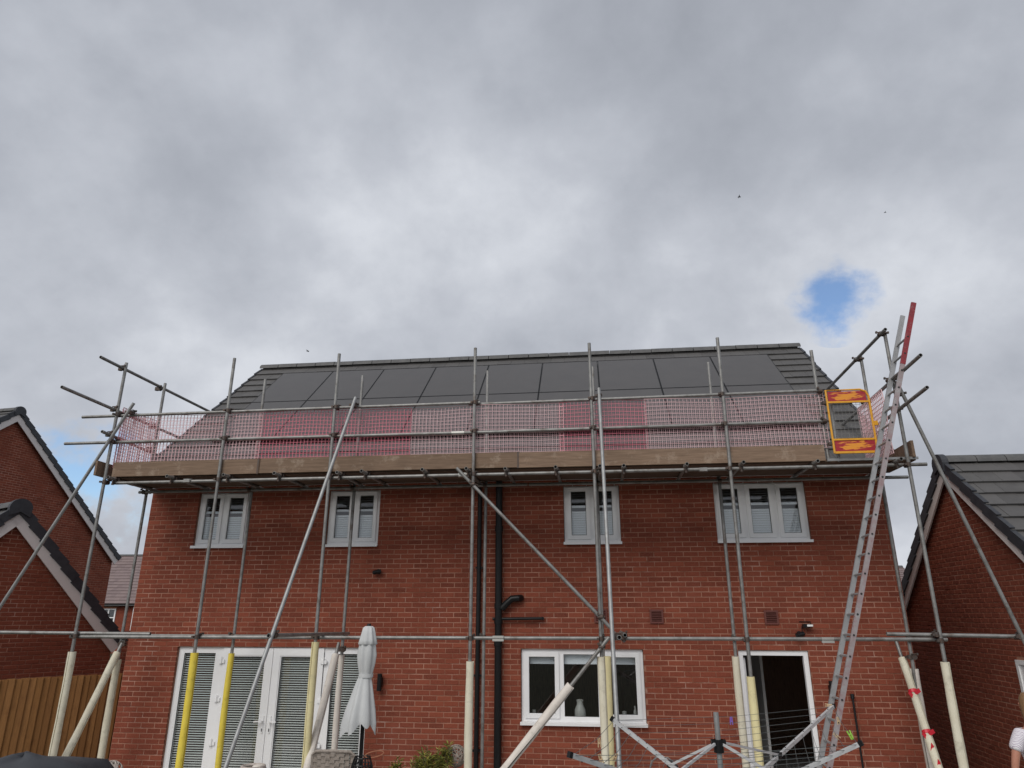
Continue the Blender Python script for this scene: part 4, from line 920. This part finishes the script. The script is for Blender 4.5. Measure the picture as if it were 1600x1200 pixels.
# ------------------------------------------------------------------ rotary airer
def airer():
    def W(lat, dep): return V((lat*math.cos(YAW)-dep*math.sin(YAW), CAM.y+lat*math.sin(YAW)+dep*math.cos(YAW), 0))
    tips = [V((.12, -4.07, 0)), V((2.46, -2.82, 0)), V((1.94, -5.09, 0)), V((-.21, -5.78, 0))]
    c = V((.99, -4.49, 0)); zt = 1.68; z0 = 1.12
    t = thing('rotary_airer', 'rotary washing line with silver arms standing in front of the kitchen window', 'washing line', c)
    MB().tube(c, c+UP*1.1, .025, 14).tube(c+UP*1.1, c+UP*1.81, .022, 14).build('pole', 'steel_light', t, True)
    MB().tube(c+UP*1.5, c+UP*1.6, .042, 12).box(c.x-.06, c.x+.06, c.y-.03, c.y+.03, 1.56, 1.6).build('sliding_hub', 'black_plastic', t, True)
    MB().tube(c+UP*1.05, c+UP*1.17, .05, 12).build('lower_hub', 'black_plastic', t, True)
    arms = []
    for tp_ in tips:
        a = c+(tp_-c)*.03+UP*z0; b = V((tp_.x, tp_.y, zt)); arms.append((a, b))
        ar = MB().bar(a, b, .024, .034).build('arm', 'aluminium', t)
        MB().bar(b, b+(b-a).normalized()*.03, .03, .04).build('end_cap', 'black_plastic', ar)
        for k in range(7): q = a.lerp(b, .4+.09*k); MB().tube(q-UP*.022, q+UP*.022, .007, 6).build('line_eye', 'black_plastic', ar)
        m = a.lerp(b, .42); MB().bar(c+UP*1.57+(tp_-c)*.03, m+UP*.015, .016, .02).build('stay', 'aluminium', t); MB().obox(m, (b-a).normalized()*.035, V((.02, 0, 0)), UP*.025).build('joint', 'black_plastic', ar)
    mb = MB()
    for k in range(8):
        f = .4+.085*k
        q = [a.lerp(b, f) for a, b in arms]
        for i in range(4):
            p0, p1 = q[i], q[(i+1) % 4]; mb.path([p0, (p0+p1)/2-UP*.03, p1], .0022, 4)
    mb.build('clothes_line', 'line', t)
    def peg(p, m, lab, rot, tilt):
        d = V((math.cos(rot)*math.cos(tilt), math.sin(rot)*math.cos(tilt), math.sin(tilt))); w = MB()
        sd_ = d.cross(V((0, 1, .2))).normalized()
        for s in (-1, 1): w.bar(V(p)+sd_*.006*s, V(p)+d*.07+sd_*.011*s, .009, .007)
        w.tube(V(p)+d*.04-sd_*.012, V(p)+d*.04+sd_*.012, .006, 6)
        tag(w.build('clothes_peg', m), lab, 'clothes peg', 'clothes pegs on the washing line')
    A = lambda i, f: arms[i][0].lerp(arms[i][1], f)
    def L(i, f, s): a, b = A(i, f), A((i+1) % 4, f); return a.lerp(b, s)-UP*(.03*4*s*(1-s))
    PGW = 'wooden clothes peg clipped on the washing line'
    peg(L(3, .9, .25), 'peg_wood', PGW, .6, -1.2); peg(L(3, .82, .45), 'peg_wood', PGW, 2.4, -1.0); peg(L(3, .99, .55), 'peg_wood', PGW, 1.2, -1.4)
    peg(L(1, .9, .5), 'peg_wood', PGW, .3, -.7); peg(L(1, .99, .25), 'peg_wood', PGW, 1.0, -1.3); peg(A(1, .99)+UP*.02, 'peg_wood', PGW, 3.0, .02)
    peg(L(0, .99, .5), 'peg_purple', 'purple plastic clothes peg hanging in front of the back door frame', 1.4, -1.5)
    peg(L(1, .99, .85), 'peg_green', 'lime green leaf-shaped peg on the washing line', 2.0, 1.0)
airer()
for hx, hy, hw_, lab in ((.58, -3.6, .13, 'thin bent wire hoop support behind the washing line arms'),):
    hp = [(hx-hw_, hy, 0), (hx-hw_, hy, 1.17), (hx-hw_*.8, hy, 1.26), (hx-hw_*.4, hy, 1.295), (hx+hw_*.4, hy, 1.295), (hx+hw_*.8, hy, 1.26), (hx+hw_, hy, 1.17), (hx+hw_, hy, 0)]
    tag(MB().path(hp, .007, 8).build('wire_hoop', 'steel', None, True), lab, 'wire hoop')
# broom by the wall, kitchen things
br = thing('broom', 'thin black-handled broom leaning on the brick wall beyond the ladder', 'broom', (3.5, -.2, 0))
MB().tube((3.52, -.2, .1), (3.565, -.03, 1.5), .014, 10).tube((3.563, -.035, 1.47), (3.567, -.026, 1.53), .026, 10).build('handle', 'black_plastic', br, True)
MB().box(3.38, 3.64, -.24, -.17, 0, .1).build('brush_head', 'black_plastic', br)
MB().lathe((-.3, .25, 1.1), [(0, 0), (.06, 0), (.085, .06), (.08, .14), (.05, .2), (.045, .24), (.055, .27), (.03, .28), (0, .28)], 20).build('jug', 'ceramic', None, True)
tag(bpy.data.objects['jug'], 'white ceramic jug on the kitchen window board', 'jug')
for x, lab in ((-1.0, 'small pale ornament at the end of the kitchen window board'), (.36, 'small white pot on the kitchen window board')):
    tag(MB().lathe((x, .24, 1.1), [(0, 0), (.04, 0), (.05, .06), (.03, .09), (.035, .12), (.01, .13), (0, .13)], 14).build('ornament', 'ceramic', None, True), lab, 'ornament')
tag(MB().lathe((.52, .24, 1.1), [(0, 0), (.025, 0), (.025, .13), (.012, .16), (.012, .2), (0, .2)], 12).build('bottle', 'ceramic', None, True), 'slim pale bottle standing in the corner of the kitchen window', 'bottle')

# ------------------------------------------------------------------ person
def skin_mesh(name, verts, edges, m, parent, root=0, sub=2, mtx=None):
    me = bpy.data.meshes.new(name); me.from_pydata([v[:3] for v in verts], edges, []); o = bpy.data.objects.new(name, me)
    me.materials.append(MT[m]); put(o, parent, mtx)
    md = o.modifiers.new('skin', 'SKIN'); md.use_smooth_shade = True
    for i, v in enumerate(verts):
        r = v[3]; sv = me.skin_vertices[0].data[i]; sv.radius = r if isinstance(r, tuple) else (r, r); sv.use_root = (i == root)
    o.modifiers.new('sub', 'SUBSURF').levels = sub; o.modifiers['sub'].render_levels = sub
    return o
def person():
    x, y = 4.675, -2.3; T = M.Translation((x, y, 0))@M.Rotation(R(12), 4, 'Z')
    p = thing('person', 'person in a white patterned short-sleeved top standing by the garage wall', 'person', (x, y, 0))
    vs = [(0, 0, .95, (.15, .11)), (0, 0, 1.12, (.13, .095)), (0, 0, 1.32, (.155, .1)), (0, 0, 1.45, (.075, .07)), (0, .01, 1.53, (.05, .052)), (0, .02, 1.6, (.066, .08)), (0, .02, 1.69, (.075, .092)), (0, .015, 1.76, (.05, .06))]
    es = [(i, i+1) for i in range(7)]
    def chain(start, pts):
        prev = start
        for q in pts: vs.append(q); es.append((prev, len(vs)-1)); prev = len(vs)-1
        return prev
    for s in (-1, 1):
        chain(0, [(s*.09, 0, .86, .088), (s*.1, .01, .5, .056), (s*.1, -.01, .28, .05), (s*.1, -.02, .08, .036), (s*.105, .06, .035, (.035, .03)), (s*.11, .14, .025, (.04, .02))])
        w = chain(2, [(s*.185, 0, 1.39, .055), (s*.255, -.01, 1.26, .046), (s*.3, 0, 1.1, .038), (s*.3, .03, .98, .036), (s*.27, .08, .84, .026), (s*.25, .1, .79, (.018, .032))])
        pl = chain(w, [(s*.236, .12, .74, (.014, .036))])
        for k, (dy, ln) in enumerate(((-.03, .062), (-.01, .078), (.012, .085), (.033, .075))):
            chain(pl, [(s*.236, .12+dy, .705, .0085), (s*.232, .125+dy, .705-ln*.5, .008), (s*.224, .125+dy, .705-ln, .0065)])
        chain(w, [(s*.226, .13, .76, .01), (s*.218, .155, .735, .009), (s*.212, .165, .71, .007)])
    skin_mesh('body', vs, es, 'skin', p, 0, 2, T)
    b = [(0, 0, .9, (.165, .125)), (0, 0, 1.1, (.15, .115)), (0, 0, 1.3, (.172, .12)), (0, 0, 1.415, (.12, .095))]; e = [(0, 1), (1, 2), (2, 3)]
    for s in (-1, 1): b += [(s*.185, 0, 1.385, .072), (s*.25, -.01, 1.275, .07), (s*.275, -.008, 1.215, .07)]; k = len(b)-3; e += [(2, k), (k, k+1), (k+1, k+2)]
    skin_mesh('top', b, e, 'shirt', p, 0, 2, T)
    b = [(0, 0, .95, (.16, .12)), (0, 0, .88, (.15, .12))]; e = [(0, 1)]
    for s in (-1, 1): b += [(s*.092, 0, .82, .1), (s*.102, .01, .5, .07), (s*.102, -.01, .12, .058)]; k = len(b)-3; e += [(1, k), (k, k+1), (k+1, k+2)]
    skin_mesh('trousers', b, e, 'denim', p, 0, 2, T)
    h = MB(); n = 20
    h.lathe((0, -.015, 0), [(.0, 1.80), (.06, 1.79), (.092, 1.74), (.1, 1.66), (.098, 1.58), (.09, 1.5), (.06, 1.47)], n, lambda i, th, r, z: (r*(1 if math.sin(th) < .35 or i < 3 else .78), z))
    o = bpy.data.objects.new('hair', h.mesh('hair', 'hair', 'all')); put(o, p, T)
    f = MB().tube((0, .105, 1.645), (0, .125, 1.625), .014, 8)
    for s in (-1, 1): f.tube((s*.03, .095, 1.668), (s*.03, .103, 1.668), .011, 8)
    f.box(-.022, .022, .094, .104, 1.588, 1.597); o = bpy.data.objects.new('face_features', f.mesh('face_features', 'skin')); put(o, p, T)
    for s in (-1, 1): o = bpy.data.objects.new('shoe', MB().box(s*.105-.045, s*.105+.045, -.06, .19, 0, .07).mesh('shoe', 'shoe')); put(o, p, T)
person()

# birds far up
for (u, v, dist) in ((1155, 308, 40), (481, 549, 45), (1383, 332, 60)):
    P = CAM+(CR*(u-800)/FPX-CU*(v-600)/FPX+fwd)*dist
    b = MB().path([P+V((-.09, 0, 0)), P+V((-.03, 0, .02)), P+V((.05, 0, .01)), P+V((.1, 0, 0))], lambda f: .008+.03*math.sin(math.pi*f), 8)
    for s in (-1, 1): b.add([P+V((-.03, 0, .01)), P+V((.04, 0, .01)), P+V((.0, s*.14, .06)), P+V((-.04, s*.22, .03)), P+V((0, s*.1, .035))], [(0, 1, 4), (1, 2, 4), (2, 3, 4), (3, 0, 4)])
    tag(b.build('bird', 'bird'), 'tiny dark bird flying high against the clouds', 'bird', 'birds in the sky')
